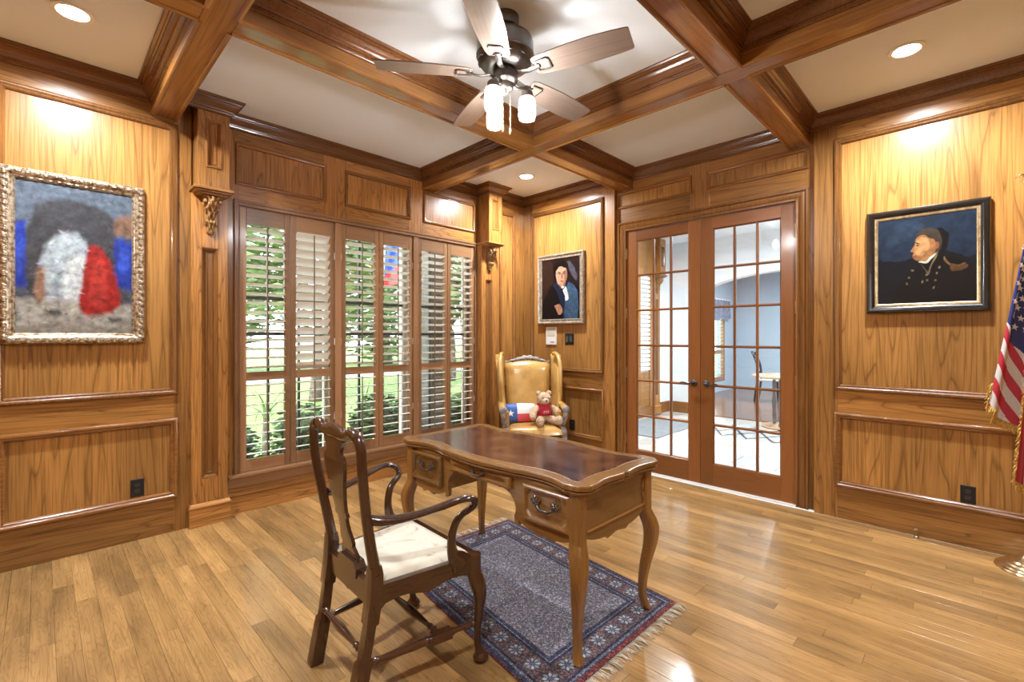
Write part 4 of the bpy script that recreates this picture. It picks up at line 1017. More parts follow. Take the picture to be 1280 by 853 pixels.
# seat cushion
def brocade(nt, p):
    tc = N(nt, 'ShaderNodeTexCoord'); n = N(nt, 'ShaderNodeTexNoise'); n.inputs['Scale'].default_value = 7; n.inputs['Detail'].default_value = 2; n.inputs['Distortion'].default_value = 1.2
    nt.links.new(tc.outputs['Object'], n.inputs['Vector'])
    c1 = ramp(nt, n.outputs['Fac'], [(.34, (.30, .28, .15)), (.40, (.66, .60, .47)), (.60, (.72, .67, .56)), (.66, (.60, .47, .32))])
    w = N(nt, 'ShaderNodeTexWave'); w.inputs['Scale'].default_value = 120; nt.links.new(tc.outputs['Object'], w.inputs['Vector'])
    nt.links.new(c1, p.inputs['Base Color'])
    bp = N(nt, 'ShaderNodeBump'); bp.inputs['Strength'].default_value = .2; bp.inputs['Distance'].default_value = .002; nt.links.new(w.outputs['Fac'], bp.inputs['Height']); nt.links.new(bp.outputs[0], p.inputs['Normal'])
def cushion(i, j):
    y_ = -.188 + .395 * j; w_ = .192 + .047 * j; x = (2 * i - 1) * w_
    e = min(1, min(i, 1 - i) * 9, min(j, 1 - j) * 9); e = math.sqrt(max(0, 1 - (1 - e) ** 2))
    return (x, y_, .438 + .026 * e + .010 * math.sin(PI * i) * math.sin(PI * j))
b = B(); b.grid(26, 26, cushion)
b.obj('seat_cushion', mat('ivory_brocade', rough=.6, build=brocade), ch, smooth='all')
# front cabriole legs with pad feet
for s_ in (-1, 1):
    kp = [(.252, .215, .447, .030), (.252, .215, .38, .031), (.258, .221, .345, .034), (.266, .229, .31, .033), (.270, .233, .27, .0275), (.267, .230, .21, .020), (.262, .226, .14, .0155), (.261, .227, .085, .0145), (.263, .231, .055, .016), (.266, .235, .036, .021)]
    pts = spline([(s_ * a, c_, z) for a, c_, z, r_ in kp], 3); rd = spline1([k[3] for k in kp], 3)
    b = B(); b.tube(pts, rd, 12, up=(0, 1, 0)); b.lathe([(.012, .05), (.021, .036), (.030, .026), (.033, .018), (.030, .010), (.024, .0095 - .0), (0, .0095)], (s_ * .268, .238, 0), n=18)
    b.obj('leg', W_chair('z'), ch, smooth=True)
# arms with shepherd's crook ends
for s_ in (-1, 1):
    ap = [(.205, -.222, .690), (.228, -.185, .682), (.262, -.10, .684), (.296, .0, .700), (.318, .085, .716), (.322, .135, .714), (.316, .168, .698), (.302, .176, .672), (.288, .158, .652), (.280, .135, .640), (.272, .112, .615), (.264, .098, .57), (.259, .096, .52), (.257, .108, .475), (.257, .135, .445), (.257, .15, .425)]
    ar = [(.018, .016), (.019, .021), (.015, .023), (.0135, .0215), (.013, .020), (.0135, .018), (.014, .016), (.0145, .0145), (.014, .014), (.013, .015), (.0125, .017), (.013, .018), (.0135, .020), (.014, .027), (.014, .042), (.014, .05)]
    pts = spline([(s_ * a, c_, z) for a, c_, z in ap], 4); ra = spline1([q[0] for q in ar], 4); rb = spline1([q[1] for q in ar], 4)
    k = 9 * 4
    B().tube(pts[:k + 1], list(zip(ra, rb))[:k + 1], 12, up=(0, 0, 1)).obj('arm', W_chair('y'), ch, smooth=True)
    B().tube(pts[k - 1:], [(b_, a_) for a_, b_ in zip(ra, rb)][k - 1:], 12, up=(0, 1, 0)).obj('arm_support', W_chair('z'), ch, smooth=True)
# stretchers
TPF = [(0, .012), (.03, .013), (.05, .017), (.07, .012), (.12, .012), (.3, .016), (.42, .020), (.5, .015), (.53, .0185), (.55, .014)]
def strt(p0, p1, r0=.010, rm=.0165): 
    return B().turned(p0, p1, [(0, r0), (.06, r0), (.08, r0 * 1.5), (.11, r0), (.14, r0 * 1.4), (.17, r0 * .95), (.4, rm * .85), (.5, rm), (.6, rm * .85), (.83, r0 * .95), (.86, r0 * 1.4), (.89, r0), (.92, r0 * 1.5), (.94, r0), (1, r0)], 12)
zS = .165
strt((-.189, -.243, .215), (.189, -.243, .215), .009, .017).obj('stretcher', W_chair('x'), ch, smooth=True)
for s_ in (-1, 1):
    a = Vector((s_ * .189, -.242, zS)); e = Vector((s_ * .263, .226, zS)); m0 = a + (e - a) * .56; m1 = a + (e - a) * .74
    b = B(); b.turned(a, m0, [(0, .010), (.08, .011), (.1, .016), (.14, .011), (.18, .015), (.22, .011), (.7, .017), (.9, .015), (.93, .018), (.97, .012), (1, .014)], 12)
    b.turned(m1, e, [(0, .014), (.06, .016), (.15, .012), (.5, .010), (.65, .015), (.75, .010), (.82, .014), (.9, .009), (1, .009)], 12)
    d = (e - a).normalized(); nn = Vector((-d.y, d.x, 0))
    b.loft([[m + nn * u + Vector((0, 0, w_)) for u, w_ in ((-.018, -.018), (.018, -.018), (.018, .018), (-.018, .018))] for m in (m0, m1)])
    b.obj('stretcher', W_chair('y'), ch, smooth=True)
mx = .189 + (.263 - .189) * .65 - .016; my = -.242 + .468 * .65
strt((-mx, my, zS), (mx, my, zS), .010, .019).obj('stretcher', W_chair('x'), ch, smooth=True)

# ================================================================ WING CHAIR + CUSHION + TEDDY
WCX, WCY, WRZ = .640, -.565, math.radians(-130)
wc = thing('wing_chair', 'mustard leather wing chair with grey washed carved frame in the corner', 'chair', (WCX, WCY, 0), WRZ)
M_must = mat('mustard_leather', rough=.28, coat=.35, build=two_tone((.46, .255, .070), (.58, .345, .105), 6, bumpn=.15))
M_grey = mat('grey_washed_wood', rough=.5, build=two_tone((.17, .14, .12), (.34, .30, .27), 25, bumpn=.5))
def pad(b, fn, n=18, m=18, t=.03):
    b.grid(n, m, fn); return b
# backrest, softly domed
b = B()
def backf(i, j):
    w_ = .225 + .03 * j; x = (2 * i - 1) * w_; z = .40 + .66 * j; e = min(1, min(i, 1 - i) * 6, min(j, 1 - j) * 6); e = math.sqrt(max(0, 1 - (1 - e) ** 2))
    return (x, -.215 - .13 * j + .06 * e + .02 * math.sin(PI * i), z + .02 * math.sin(PI * i) * j)
b.grid(20, 20, backf); b.grid(20, 20, lambda i, j: (backf(i, j)[0], -.235 - .13 * j, backf(i, j)[2])); b.obj('backrest', M_must, wc, smooth='all')
# wings
for s_ in (-1, 1):
    b = B(); rings = []
    for k in range(13):
        t = k / 12; z = .52 + .63 * t
        dep = .12 + .16 * math.sin(PI * min(1, t * .95 + .12)) ** 1.0 * (1 - .35 * t); y0 = -.22 - .13 * (z - .40) / .66
        x0 = .245 + .02 * t; fl_r = .02 + .03 * t
        if t > .9: dep *= .8
        ring = []
        for q in range(10):
            a = q / 9
            ring.append((s_ * (x0 + fl_r * a + .0), y0 + dep * a, z))
        for q in range(10):
            a = 1 - q / 9
            ring.append((s_ * (x0 + fl_r * a + .05 + .012 * math.sin(PI * a)), y0 + dep * a + (.02 if 0 < q < 3 else 0), z))
        rings.append(ring)
    b.loft(rings); b.obj('wing', M_must, wc, smooth='all')
    b = B(); b.tube(spline([(s_ * .28, .20 - .10, .50), (s_ * .285, .02, .60), (s_ * .30, -.02, .72), (s_ * .315, -.04, .90), (s_ * .32, -.10, 1.06), (s_ * .305, -.20, 1.15), (s_ * .285, -.29, 1.155)], 5), .022, 10); b.obj('wing_roll', M_must, wc, smooth='all')
    # arms
    b = B(); b.tube(spline([(s_ * .30, -.22, .63), (s_ * .31, -.05, .64), (s_ * .315, .10, .635), (s_ * .315, .22, .62)], 5), [(.026, .036)] * 16, 12, up=(0, 0, 1)); b.obj('arm_pad', M_must, wc, smooth='all')
    b = B(); b.ell((s_ * .315, .245, .618), (.042, .04, .04), 12, 8); b.tube(spline([(s_ * .315, .245, .61), (s_ * .305, .26, .54), (s_ * .285, .235, .46), (s_ * .29, .26, .38), (s_ * .29, .27, .30)], 5), spline1([.026, .022, .024, .03, .03], 5), 10, square=True); b.obj('arm_support', M_grey, wc, smooth=True)
    b = B(); b.cbox((min(s_ * .245, s_ * .30), -.22, .40), (max(s_ * .245, s_ * .30), .16, .60), .02); b.obj('side_panel', M_must, wc)
    b = B(); b.tube(spline([(s_ * .28, .27, .33), (s_ * .295, .29, .24), (s_ * .27, .265, .12), (s_ * .28, .28, .03), (s_ * .285, .285, .0)], 4), spline1([.035, .034, .022, .022, .026], 4), 10); b.obj('leg', M_grey, wc, smooth=True)
    b = B(); b.tube([(s_ * .24, -.26, .36), (s_ * .245, -.30, .15), (s_ * .25, -.34, 0)], [.028, .023, .02], 10, square=True); b.obj('leg', M_grey, wc, smooth=True)
# seat: apron and cushion
b = B(); b.cbox((-.30, -.25, .28), (.30, .27, .36), .012); b.obj('seat_frame', M_grey, wc)
def seatf(i, j):
    w_ = .235 + .05 * j; x = (2 * i - 1) * w_; y_ = -.20 + .50 * j + .03 * math.sin(PI * i) * j; e = min(1, min(i, 1 - i) * 7, min(j, 1 - j) * 7); e = math.sqrt(max(0, 1 - (1 - e) ** 2))
    return (x, y_, .375 + .07 * e + .012 * math.sin(PI * i) * math.sin(PI * j))
b = B(); b.grid(20, 20, seatf); b.grid(20, 20, lambda i, j: (seatf(i, j)[0], seatf(i, j)[1], .36)); b.obj('seat', M_must, wc, smooth='all')
# carved crest
b = B(); rings = []
for k in range(25):
    t = k / 24; x = -.25 + .5 * t; h = .018 + .062 * math.sin(PI * t) ** 1.6 + .006 * math.cos(t * 44)
    y_ = -.355; rings.append([(x, y_ - .022, 1.055), (x, y_ + .03, 1.055), (x, y_ + .03, 1.055 + h * .7), (x, y_, 1.055 + h), (x, y_ - .022, 1.055 + h * .8)])
b.loft(rings)
for k in range(9): b.ell((-.16 + .04 * k, -.322, 1.072 + .03 * math.sin(PI * (k + .5) / 9)), (.018, .010, .016), 8, 6)
b.obj('crest', M_grey, wc, smooth=True)
def w_local(x, y_, z):
    c_, s_ = math.cos(WRZ), math.sin(WRZ); return (WCX + c_ * x - s_ * y_, WCY + s_ * x + c_ * y_, z)
# Texas style cushion
pc = thing('throw_pillow', 'blue white and red star flag cushion on the wing chair seat', 'pillow', w_local(.115, .045, .449), WRZ + .06)
def pilf(sg):
    def f(i, j):
        x = (2 * i - 1); z = (2 * j - 1); e = (max(0, 1 - x ** 4) * max(0, 1 - z ** 4)) ** .5
        xx = x * .175 * (1 - .07 * z * z); zz = z * .095 * (1 - .07 * x * x)
        return (xx, sg * .055 * e - .06 - .30 * zz, zz + .10)
    return f
pcol = lambda i, j: (.035, .10, .34) if i > .60 else ((.78, .76, .74) if j > .52 else (.60, .06, .07))
b = B(); b.grid(30, 20, pilf(1), colfn=pcol); b.grid(30, 20, pilf(-1), colfn=pcol); b.obj('cover', M_cloth, pc, smooth='all')
b = B(); V = []
for k in range(10):
    a = PI / 2 + k * PI / 5; r_ = .038 if k % 2 == 0 else .0155
    i_, j_ = .80 + r_ * math.cos(a) / .35, .52 + r_ * math.sin(a) / .19; q = pilf(1)(i_, j_); V.append((q[0], q[1] + .002, q[2]))
q = pilf(1)(.80, .52); V.append((q[0], q[1] + .0025, q[2])); b.add(V, [(k, (k + 1) % 10, 10) for k in range(10)], (.85, .84, .82)); b.obj('star', M_cloth, pc)
# teddy bear
tb_ = thing('teddy_bear', 'tan teddy bear in a small red shirt sitting on the wing chair', 'teddy bear', w_local(-.12, .09, .452), WRZ + .2); tb_.scale = (1.14,) * 3
M_fur = mat('tan_fur', rough=.95, spec=.1, build=two_tone((.46, .31, .19), (.66, .50, .35), 55, bumpn=1.0))
M_fur2 = mat('pale_fur', rough=.95, spec=.1, build=two_tone((.55, .40, .28), (.68, .54, .42), 60, bumpn=1.0))
def lump(b, c, r, seed=0, rot=None):
    k0 = len(b.v); b.ell(c, r, 20, 14, rot); rr2 = random.Random(seed)
    for k in range(k0, len(b.v)):
        v = Vector(b.v[k]) - Vector(c); b.v[k] = tuple(Vector(c) + v * (1 + rr2.uniform(-.035, .035)))
    return b
lump(B(), (0, -.02, .085), (.075, .062, .085), 1).obj('body', M_fur, tb_, smooth='all')
hd = B(); lump(hd, (0, -.005, .222), (.068, .06, .06), 2); hd.obj('head', M_fur, tb_, smooth='all')
lump(B(), (.005, .05, .208), (.033, .028, .026), 3).obj('muzzle', M_fur2, tb_, smooth='all')
B().ell((.006, .077, .216), (.010, .007, .007)).obj('nose', M_black, tb_, smooth='all')
for s_ in (-1, 1):
    B().ell((s_ * .026 + .003, .049, .235), (.0055, .0055, .0055), 8, 6).obj('eye', M_black, tb_, smooth='all')
    e_ = lump(B(), (s_ * .05, -.012, .272), (.024, .014, .024), 5).obj('ear', M_fur, tb_, smooth='all')
    B().ell((s_ * .05, .0, .271), (.014, .006, .014), 10, 6).obj('ear_lining', M_fur2, e_, smooth='all')
    b = B(); b.tube(spline([(s_ * .062, -.01, .145), (s_ * .105, .02, .115), (s_ * .125, .05, .075), (s_ * .125, .075, .06)], 4), spline1([.028, .032, .031, .020], 4), 12); b.obj('arm', M_fur, tb_, smooth='all')
    b = B(); b.tube(spline([(s_ * .045, .02, .04), (s_ * .07, .08, .037), (s_ * .085, .125, .036)], 4), spline1([.036, .036, .032], 4), 12); lump(b, (s_ * .088, .145, .046), (.036, .028, .044), 7); lg = b.obj('leg', M_fur, tb_, smooth='all')
    B().ell((s_ * .09, .171, .047), (.022, .006, .028), 12, 8).obj('paw_pad', M_fur2, lg, smooth='all')
shirt = B().lathe([(.058, .055), (.080, .06), (.083, .09), (.077, .125), (.062, .155), (.045, .172), (.040, .174)], n=24)
shirt.v = [(x, y_ * .86 - .02, z + .018) for x, y_, z in shirt.v]; shirt = shirt.obj('shirt', mat('red_knit', rough=.8, build=two_tone((.40, .012, .03), (.55, .03, .05), 40, bumpn=.3)), tb_, smooth='all')
b = B()
for k, (u, w_) in enumerate(((-.022, .007), (-.008, .005), (.004, .006), (.018, .008))): b.cbox((u - w_ / 2, .049, .112), (u + w_ / 2, .0535, .122), .001)
b.cbox((-.026, .0485, .104), (.026, .053, .107), .001); b.obj('shirt_print', M_plate, shirt)

# ================================================================ PICTURES
def ngon(cx_, cy_, rx, ry, n=24, rot=0): return [(cx_ + rx * math.cos(2 * PI * k / n) * math.cos(rot) - ry * math.sin(2 * PI * k / n) * math.sin(rot), cy_ + rx * math.cos(2 * PI * k / n) * math.sin(rot) + ry * math.sin(2 * PI * k / n) * math.cos(rot)) for k in range(n)]
def smooth_poly(pts, n=4):
    P = [Vector((x, y_, 0)) for x, y_ in pts]; m = len(P); out = []
    for i in range(m):
        p0, p1, p2, p3 = P[i - 1], P[i], P[(i + 1) % m], P[(i + 2) % m]
        for k in range(n):
            t = k / n; v = .5 * ((2 * p1) + (p2 - p0) * t + (2 * p0 - 5 * p1 + 4 * p2 - p3) * t * t + (3 * p1 - p0 - 3 * p2 + p3) * t ** 3); out.append((v.x, v.y))
    return out
def picture(name, label, root, rz, w, h, fw, fprof, fmat, layers, liner=None, soft=.02, gam=1.6, strokes=(150, .022, .22)):
    """local: x across, z up, -y towards the viewer"""
    t = thing(name, label, 'painting', root, rz)
    pm_ = lambda u, v, d: (u, -d, v)
    b = B(); b.rectm(pm_, -w / 2, w / 2, -h / 2, h / 2, fprof); fr = b.obj('frame', fmat, t, smooth=True)
    iw, ih = w - 2 * fw, h - 2 * fw; b = B()
    b.plate([(-iw / 2 - .008, -ih / 2 - .008), (iw / 2 + .008, -ih / 2 - .008), (iw / 2 + .008, ih / 2 + .008), (-iw / 2 - .008, ih / 2 + .008)], pm_, .001, .0118, layers[0][0])
    nx, ny = 190, int(190 * ih / iw); gx, gy = np.meshgrid(np.linspace(-.5, .5, nx + 1), np.linspace(-.5, .5, ny + 1)); rs = np.random.RandomState(len(label))
    wob = sum(np.sin(gx * f1 + gy * f2 + p_) for f1, f2, p_ in ((37, 21, 0), (-29, 43, 1), (61, -17, 2))) * .0035
    px, py = gx + wob, gy + wob[::-1]; layers = [(tuple(.95 * v_ ** gam for v_ in c_), p_) for c_, p_ in layers]; colr = np.zeros(gx.shape + (3,)) + np.array(layers[0][0])
    for col, poly in layers[1:]:
        inside = np.zeros(gx.shape, bool); dist = np.full(gx.shape, 9.)
        for (x0, y0), (x1, y1) in zip(poly, poly[1:] + poly[:1]):
            if y0 != y1: inside ^= ((y0 > py) != (y1 > py)) & (px < (x1 - x0) * (py - y0) / (y1 - y0) + x0)
            ex, ey = x1 - x0, y1 - y0; t_ = np.clip(((px - x0) * ex + (py - y0) * ey) / (ex * ex + ey * ey + 1e-12), 0, 1)
            dist = np.minimum(dist, np.hypot(px - x0 - t_ * ex, py - y0 - t_ * ey))
        sd = np.where(inside, dist, -dist); al = np.clip(sd / soft + .5, 0, 1)[..., None]; al = al * al * (3 - 2 * al)
        colr = colr * (1 - al) + np.array(col) * al
    for k_ in range(strokes[0]):          # brush strokes in the colour found under them
        ci, cj = rs.randint(ny + 1), rs.randint(nx + 1); an_ = rs.uniform(0, PI); ln, wd = strokes[1] * rs.uniform(.6, 1.4), strokes[1] * .3 * rs.uniform(.6, 1.4)
        ux, uy = gx - gx[ci, cj], (gy - gy[ci, cj]) * ih / iw; e1 = ux * math.cos(an_) + uy * math.sin(an_); e2 = uy * math.cos(an_) - ux * math.sin(an_)
        al = np.clip(1.4 - np.hypot(e1 / ln, e2 / wd) * 1.4, 0, 1)[..., None] * .8; cc_ = colr[ci, cj] * (1 + strokes[2] * rs.uniform(-1, 1)) * (1 + .25 * strokes[2] * rs.randn(3))
        colr = colr * (1 - al) + np.clip(cc_, 0, 1) * al
    colr *= (1 + .035 * rs.randn(*gx.shape))[..., None]
    cf = colr[:-1, :-1]; fl__ = [tuple(map(float, c)) for c in np.clip(cf, 0, 1).reshape(-1, 3)]
    o_ = len(b.v); b.v += [pm_(float(x) * iw, float(z) * ih, .0122) for x, z in zip(gx.ravel(), gy.ravel())]
    for j_ in range(ny):
        for i_ in range(nx):
            q_ = o_ + j_ * (nx + 1) + i_; b.f.append((q_, q_ + 1, q_ + nx + 2, q_ + nx + 1)); b.c.append(fl__[j_ * nx + i_])
    b.obj('canvas', M_paint, t, recalc=False)
    if liner:
        b = B(); b.rectm(pm_, -iw / 2 - .016, iw / 2 + .016, -ih / 2 - .016, ih / 2 + .016, [(0, .010), (0, .021), (.006, .022), (.014, .018), (.018, .0125)]); b.obj('liner', liner, t, smooth=True)
    return t, fr
# big gilt frame: a plain stand-in picture of colour masses only
M_gilt = mat('carved_gilt', rough=.32, metal=.75, build=two_tone((.20, .13, .07), (.62, .52, .38), 45, .35, .6, bumpn=.8))
G = [((.16, .17, .19), None)]
G += [((.20, .23, .27), [(-.5, .16), (.5, .10), (.5, .5), (-.5, .5)]), ((.13, .13, .14), smooth_poly([(-.38, -.28), (-.36, .30), (0, .40), (.32, .30), (.34, -.10), (.2, -.25)])),
      ((.46, .50, .52), smooth_poly([(-.30, -.30), (-.29, .02), (-.18, .15), (0, .18), (.10, .05), (.12, -.28)])), ((.60, .62, .62), smooth_poly([(-.12, -.27), (-.10, -.05), (0, .05), (.08, -.05), (.08, -.27)])),
      ((.46, .44, .40), [(-.5, -.5), (.5, -.5), (.5, -.30), (-.5, -.27)]), ((.40, .37, .33), smooth_poly([(-.5, -.46), (-.1, -.42), (.3, -.45), (.5, -.38), (.5, -.5), (-.5, -.5)])),
      ((.05, .10, .42), [(-.5, -.20), (-.42, -.20), (-.42, .22), (-.5, .22)]), ((.06, .11, .40), [(.33, -.18), (.5, -.18), (.5, .16), (.33, .18)]), ((.10, .17, .52), ngon(.41, .02, .06, .09)), ((.10, .17, .52), ngon(-.46, .0, .03, .13)),
      ((.42, .06, .05), smooth_poly([(.02, -.34), (.06, -.05), (.10, .10), (.22, .08), (.33, -.08), (.38, -.30), (.20, -.37)])), ((.50, .10, .08), smooth_poly([(.10, -.28), (.13, -.02), (.20, .04), (.26, -.08), (.24, -.30)])),
      ((.40, .26, .18), smooth_poly([(-.34, -.28), (-.33, -.08), (-.28, -.08), (-.27, -.28)])), ((.30, .20, .15), smooth_poly([(.33, .22), (.5, .20), (.5, .34), (.34, .32)])),
      ((.14, .14, .12), ngon(-.20, -.36, .07, .02)), ((.14, .14, .12), ngon(.34, -.40, .06, .018))]
GP = [(0, 0), (0, .018), (.004, .030), (.012, .036), (.022, .040), (.034, .036), (.044, .028), (.050, .024), (.056, .026), (.062, .020), (.066, .012)]
big, bfr = picture('gilt_framed_painting', 'painting of red, white and blue colour masses in an ornate carved gilt frame', (.0, -4.018, 1.818), PI / 2, .655, 1.026, .062, GP, M_gilt, G, None, .05, 1.6, (420, .045, .45))
# carved leaves along the gilt frame
lf = B(); lf.ell((0, 0, 0), (.017, .009, .010), 8, 5); lf.tube([(.012 * math.cos(a), -.008, .012 * math.sin(a)) for a in [k * .6 for k in range(9)]], .0035, 5); leaf_me = lf.mesh('carved_leaf', M_gilt, smooth='all')
def ring_pts(w, h, ins, step):
    out = []
    for (x0, z0, x1, z1, r_) in ((-w / 2 + ins, -h / 2 + ins, w / 2 - ins, -h / 2 + ins, 0), (w / 2 - ins, -h / 2 + ins, w / 2 - ins, h / 2 - ins, PI / 2), (w / 2 - ins, h / 2 - ins, -w / 2 + ins, h / 2 - ins, PI), (-w / 2 + ins, h / 2 - ins, -w / 2 + ins, -h / 2 + ins, PI * 1.5)):
        L = math.hypot(x1 - x0, z1 - z0); n = int(L / step)
        for k in range(n): out.append((x0 + (x1 - x0) * (k + .5) / n, z0 + (z1 - z0) * (k + .5) / n, r_))
    return out
for q, (x, z, r_) in enumerate(ring_pts(.655, 1.026, .022, .036)):
    place(leaf_me, 'carved_leaf', bfr, (x, -.036, z), (0, -r_ + (.5 if q % 2 else -.5), 0))
# corner portrait
M_silver = mat('silver_leaf', rough=.35, metal=.7, build=two_tone((.38, .33, .26), (.62, .57, .48), 30, .4, .65))
P1 = [((.055, .028, .028), None), ((.09, .05, .04), smooth_poly([(-.5, -.2), (-.2, .1), (-.25, .5), (-.5, .5)])), ((.16, .15, .18), smooth_poly([(.15, .42), (.30, .40), (.42, .20), (.40, .10), (.28, .22)])), ((.008, .014, .03), smooth_poly([(-.48, -.52), (-.46, -.20), (-.30, .0), (-.12, .10), (.15, .10), (.38, .05), (.50, -.1), (.50, -.52)])),
      ((.03, .06, .12), smooth_poly([(-.20, .08), (-.05, -.10), (.08, -.5), (.30, -.5), (.28, -.05), (.20, .12)])), ((.12, .19, .27), smooth_poly([(.12, -.5), (.14, -.1), (.20, .08), (.34, .05), (.44, -.10), (.42, -.5)])),
      ((.30, .17, .12), smooth_poly([(-.02, .02), (-.02, .16), (.12, .16), (.12, .0)])), ((.58, .40, .30), smooth_poly([(-.12, .30), (-.10, .13), (-.02, .045), (.07, .04), (.15, .12), (.17, .28), (.08, .35), (-.04, .36)])), ((.42, .24, .17), smooth_poly([(.10, .30), (.17, .28), (.15, .12), (.07, .04), (.10, .14)])),
      ((.014, .010, .010), smooth_poly([(-.16, .20), (-.19, .33), (-.12, .43), (.04, .46), (.18, .41), (.22, .28), (.19, .18), (.17, .30), (.08, .365), (-.05, .35), (-.11, .30), (-.12, .22)])),
      ((.05, .025, .02), ngon(-.02, .245, .028, .010)), ((.05, .025, .02), ngon(.085, .245, .026, .010)), ((.06, .03, .02), ngon(-.02, .268, .035, .007, rot=.1)), ((.06, .03, .02), ngon(.09, .268, .032, .007, rot=-.1)), ((.40, .20, .14), smooth_poly([(.03, .25), (.02, .17), (.06, .165), (.05, .25)])), ((.40, .09, .07), ngon(.035, .12, .04, .011)),
      ((.72, .72, .70), smooth_poly([(.03, .02), (.10, -.08), (.14, -.20), (.20, -.18), (.18, -.05), (.12, .03)])), ((.01, .014, .025), smooth_poly([(-.02, .05), (.05, .0), (.13, .05), (.11, .01), (.04, -.03)])),
      ((.50, .32, .22), smooth_poly([(-.16, -.28), (-.04, -.25), (.04, -.31), (.05, -.40), (-.06, -.42), (-.10, -.34)]))]
SP = [(0, 0), (0, .030), (.006, .036), (.016, .036), (.026, .026), (.034, .022), (.042, .022), (.046, .026), (.052, .024), (.058, .012)]
picture('silver_framed_portrait', 'dark portrait of a wavy haired man in a slim silver frame', (.579, -.0, 1.888), 0, .664, .80, .054, SP, M_silver, P1, None, .014)
# officer portrait
P2 = [((.015, .022, .038), None), ((.045, .075, .12), smooth_poly([(-.5, .06), (-.2, .0), (.1, .1), (.5, .0), (.5, .5), (-.5, .5)])), ((.065, .10, .15), smooth_poly([(-.42, .18), (-.15, .25), (.0, .40), (-.3, .45)])), ((.006, .009, .016), smooth_poly([(-.30, -.52), (-.22, -.22), (-.05, -.08), (.10, .05), (.30, -.02), (.48, -.15), (.5, -.52)])),
      ((.010, .012, .016), smooth_poly([(.10, .06), (.19, .06), (.235, .18), (.23, .28), (.15, .335), (.06, .28)])), ((.45, .27, .14), smooth_poly([(.0, .28), (-.085, .24), (-.11, .17), (-.15, .105), (-.115, .09), (-.125, .05), (-.11, .015), (-.07, -.02), (.0, -.015), (.08, .04), (.13, .14), (.12, .26)])),
      ((.58, .38, .21), smooth_poly([(-.02, .25), (-.09, .20), (-.11, .12), (-.08, .05), (-.02, .04), (.04, .12), (.04, .22)])), ((.13, .105, .08), smooth_poly([(-.085, .25), (-.075, .31), (.0, .345), (.10, .33), (.16, .24), (.16, .10), (.115, .07), (.10, .20), (.04, .24), (-.02, .285)])), ((.40, .19, .12), ngon(.125, .145, .022, .045)), ((.35, .17, .10), ngon(.125, .145, .011, .025)),
      ((.05, .03, .02), ngon(-.075, .165, .022, .010)), ((.07, .045, .03), ngon(-.078, .19, .034, .008, rot=-.2)), ((.35, .10, .06), ngon(-.105, .045, .02, .008)), ((.66, .63, .55), smooth_poly([(-.06, -.03), (.02, -.01), (.10, .06), (.11, .05), (.03, -.035), (-.05, -.045)])),
      ((.30, .24, .15), smooth_poly([(-.05, -.05), (.02, -.14), (.04, -.13), (.11, .05), (.13, .06), (.05, -.15), (.0, -.20), (.01, -.14)])), ((.30, .21, .11), smooth_poly([(.205, .02), (.225, -.05), (.27, -.085), (.38, -.08), (.38, -.095), (.26, -.10), (.205, -.06), (.19, .0)])), ((.20, .125, .06), smooth_poly([(.255, -.09), (.265, -.155), (.33, -.16), (.40, -.14), (.41, -.10), (.33, -.09)]))]
for (x, z) in ((-.13, -.13), (-.16, -.20), (-.18, -.28), (-.03, -.26), (.03, -.25), (.14, -.10), (.12, -.17), (.10, -.25), (.09, -.33)): P2.append(((.30, .26, .17), ngon(x, z, .013, .014, 10)))
M_blackf = mat('black_lacquer', rough=.25, coat=.4, build=two_tone((.004, .004, .004), (.010, .0095, .009), 8))
M_goldl = mat('gold_leaf', rough=.3, metal=.8, build=two_tone((.55, .42, .22), (.78, .66, .40), 30))
OP = [(0, 0), (0, .022), (.006, .032), (.016, .038), (.030, .036), (.042, .026), (.048, .020), (.052, .010)]
picture('officer_portrait', 'profile portrait of a man in navy uniform in a black and gold frame', (3.693, -.0, 1.866), 0, .622, .71, .062, OP, M_blackf, P2, M_goldl, .012)

# ================================================================ PLATES, OUTLETS, DOOR STOP
def outlet(label, pm, u, v, cat='outlet', group='black wall outlets'):
    t = thing('wall_outlet', label, cat, (0, 0, 0), 0, group); p0 = pm(u, v, -.008); t.location = p0
    q = lambda a, c_, h: tuple(pm(u + a, v + c_, -.008 + h)[i] - p0[i] for i in range(3))
    B().rectm(lambda a, c_, h: q(a, c_, h), -.036, .036, -.058, .058, [(0, 0), (0, .004), (.003, .006), (.036, .006)]).obj('cover_plate', M_black, t)
    for s_ in (-1, 1):
        b = B(); b.plate(ngon(0, s_ * .02, .0165, .0145, 16), q, .005, .008); so_ = b.obj('socket', mat('socket_black', (.03, .03, .032), .3, build=noise_bump(100, .02)), t)
        for (a, hh) in ((-.006, .005), (.006, .004)): B().plate([(a - .001, s_ * .02 - hh), (a + .001, s_ * .02 - hh), (a + .001, s_ * .02 + hh), (a - .001, s_ * .02 + hh)], q, .0078, .0083).obj('slot', M_pewter, so_)
    return t
outlet('black wall outlet in the lower panel under the big gilt painting', pl0, -3.725, .345)
outlet('black wall outlet in the lower panel behind the flag stand', pb0, 3.90, .335)
outlet('black wall outlet in the lower panel between wing chair and doors', pb0, .735, .36)
outlet('black wall outlet on the short wall by the wing chair', pl0, -.30, .36)
def wplate(name, label, u, v, w_, h_, m):
    t = thing(name, label, 'wall plate', pb0(u, v, -.008)); q = lambda a, c_, h: (a, -h, c_)
    B().rectm(q, -w_ / 2, w_ / 2, -h_ / 2, h_ / 2, [(0, 0), (0, .010 if m is M_plate else .004), (.003, .013 if m is M_plate else .006), (min(w_, h_) / 2, .013 if m is M_plate else .006)]).obj('body', m, t); return t, q
t, q = wplate('wall_control', 'small cream wall control under the silver framed portrait', .435, 1.352, .155, .205, M_plate)
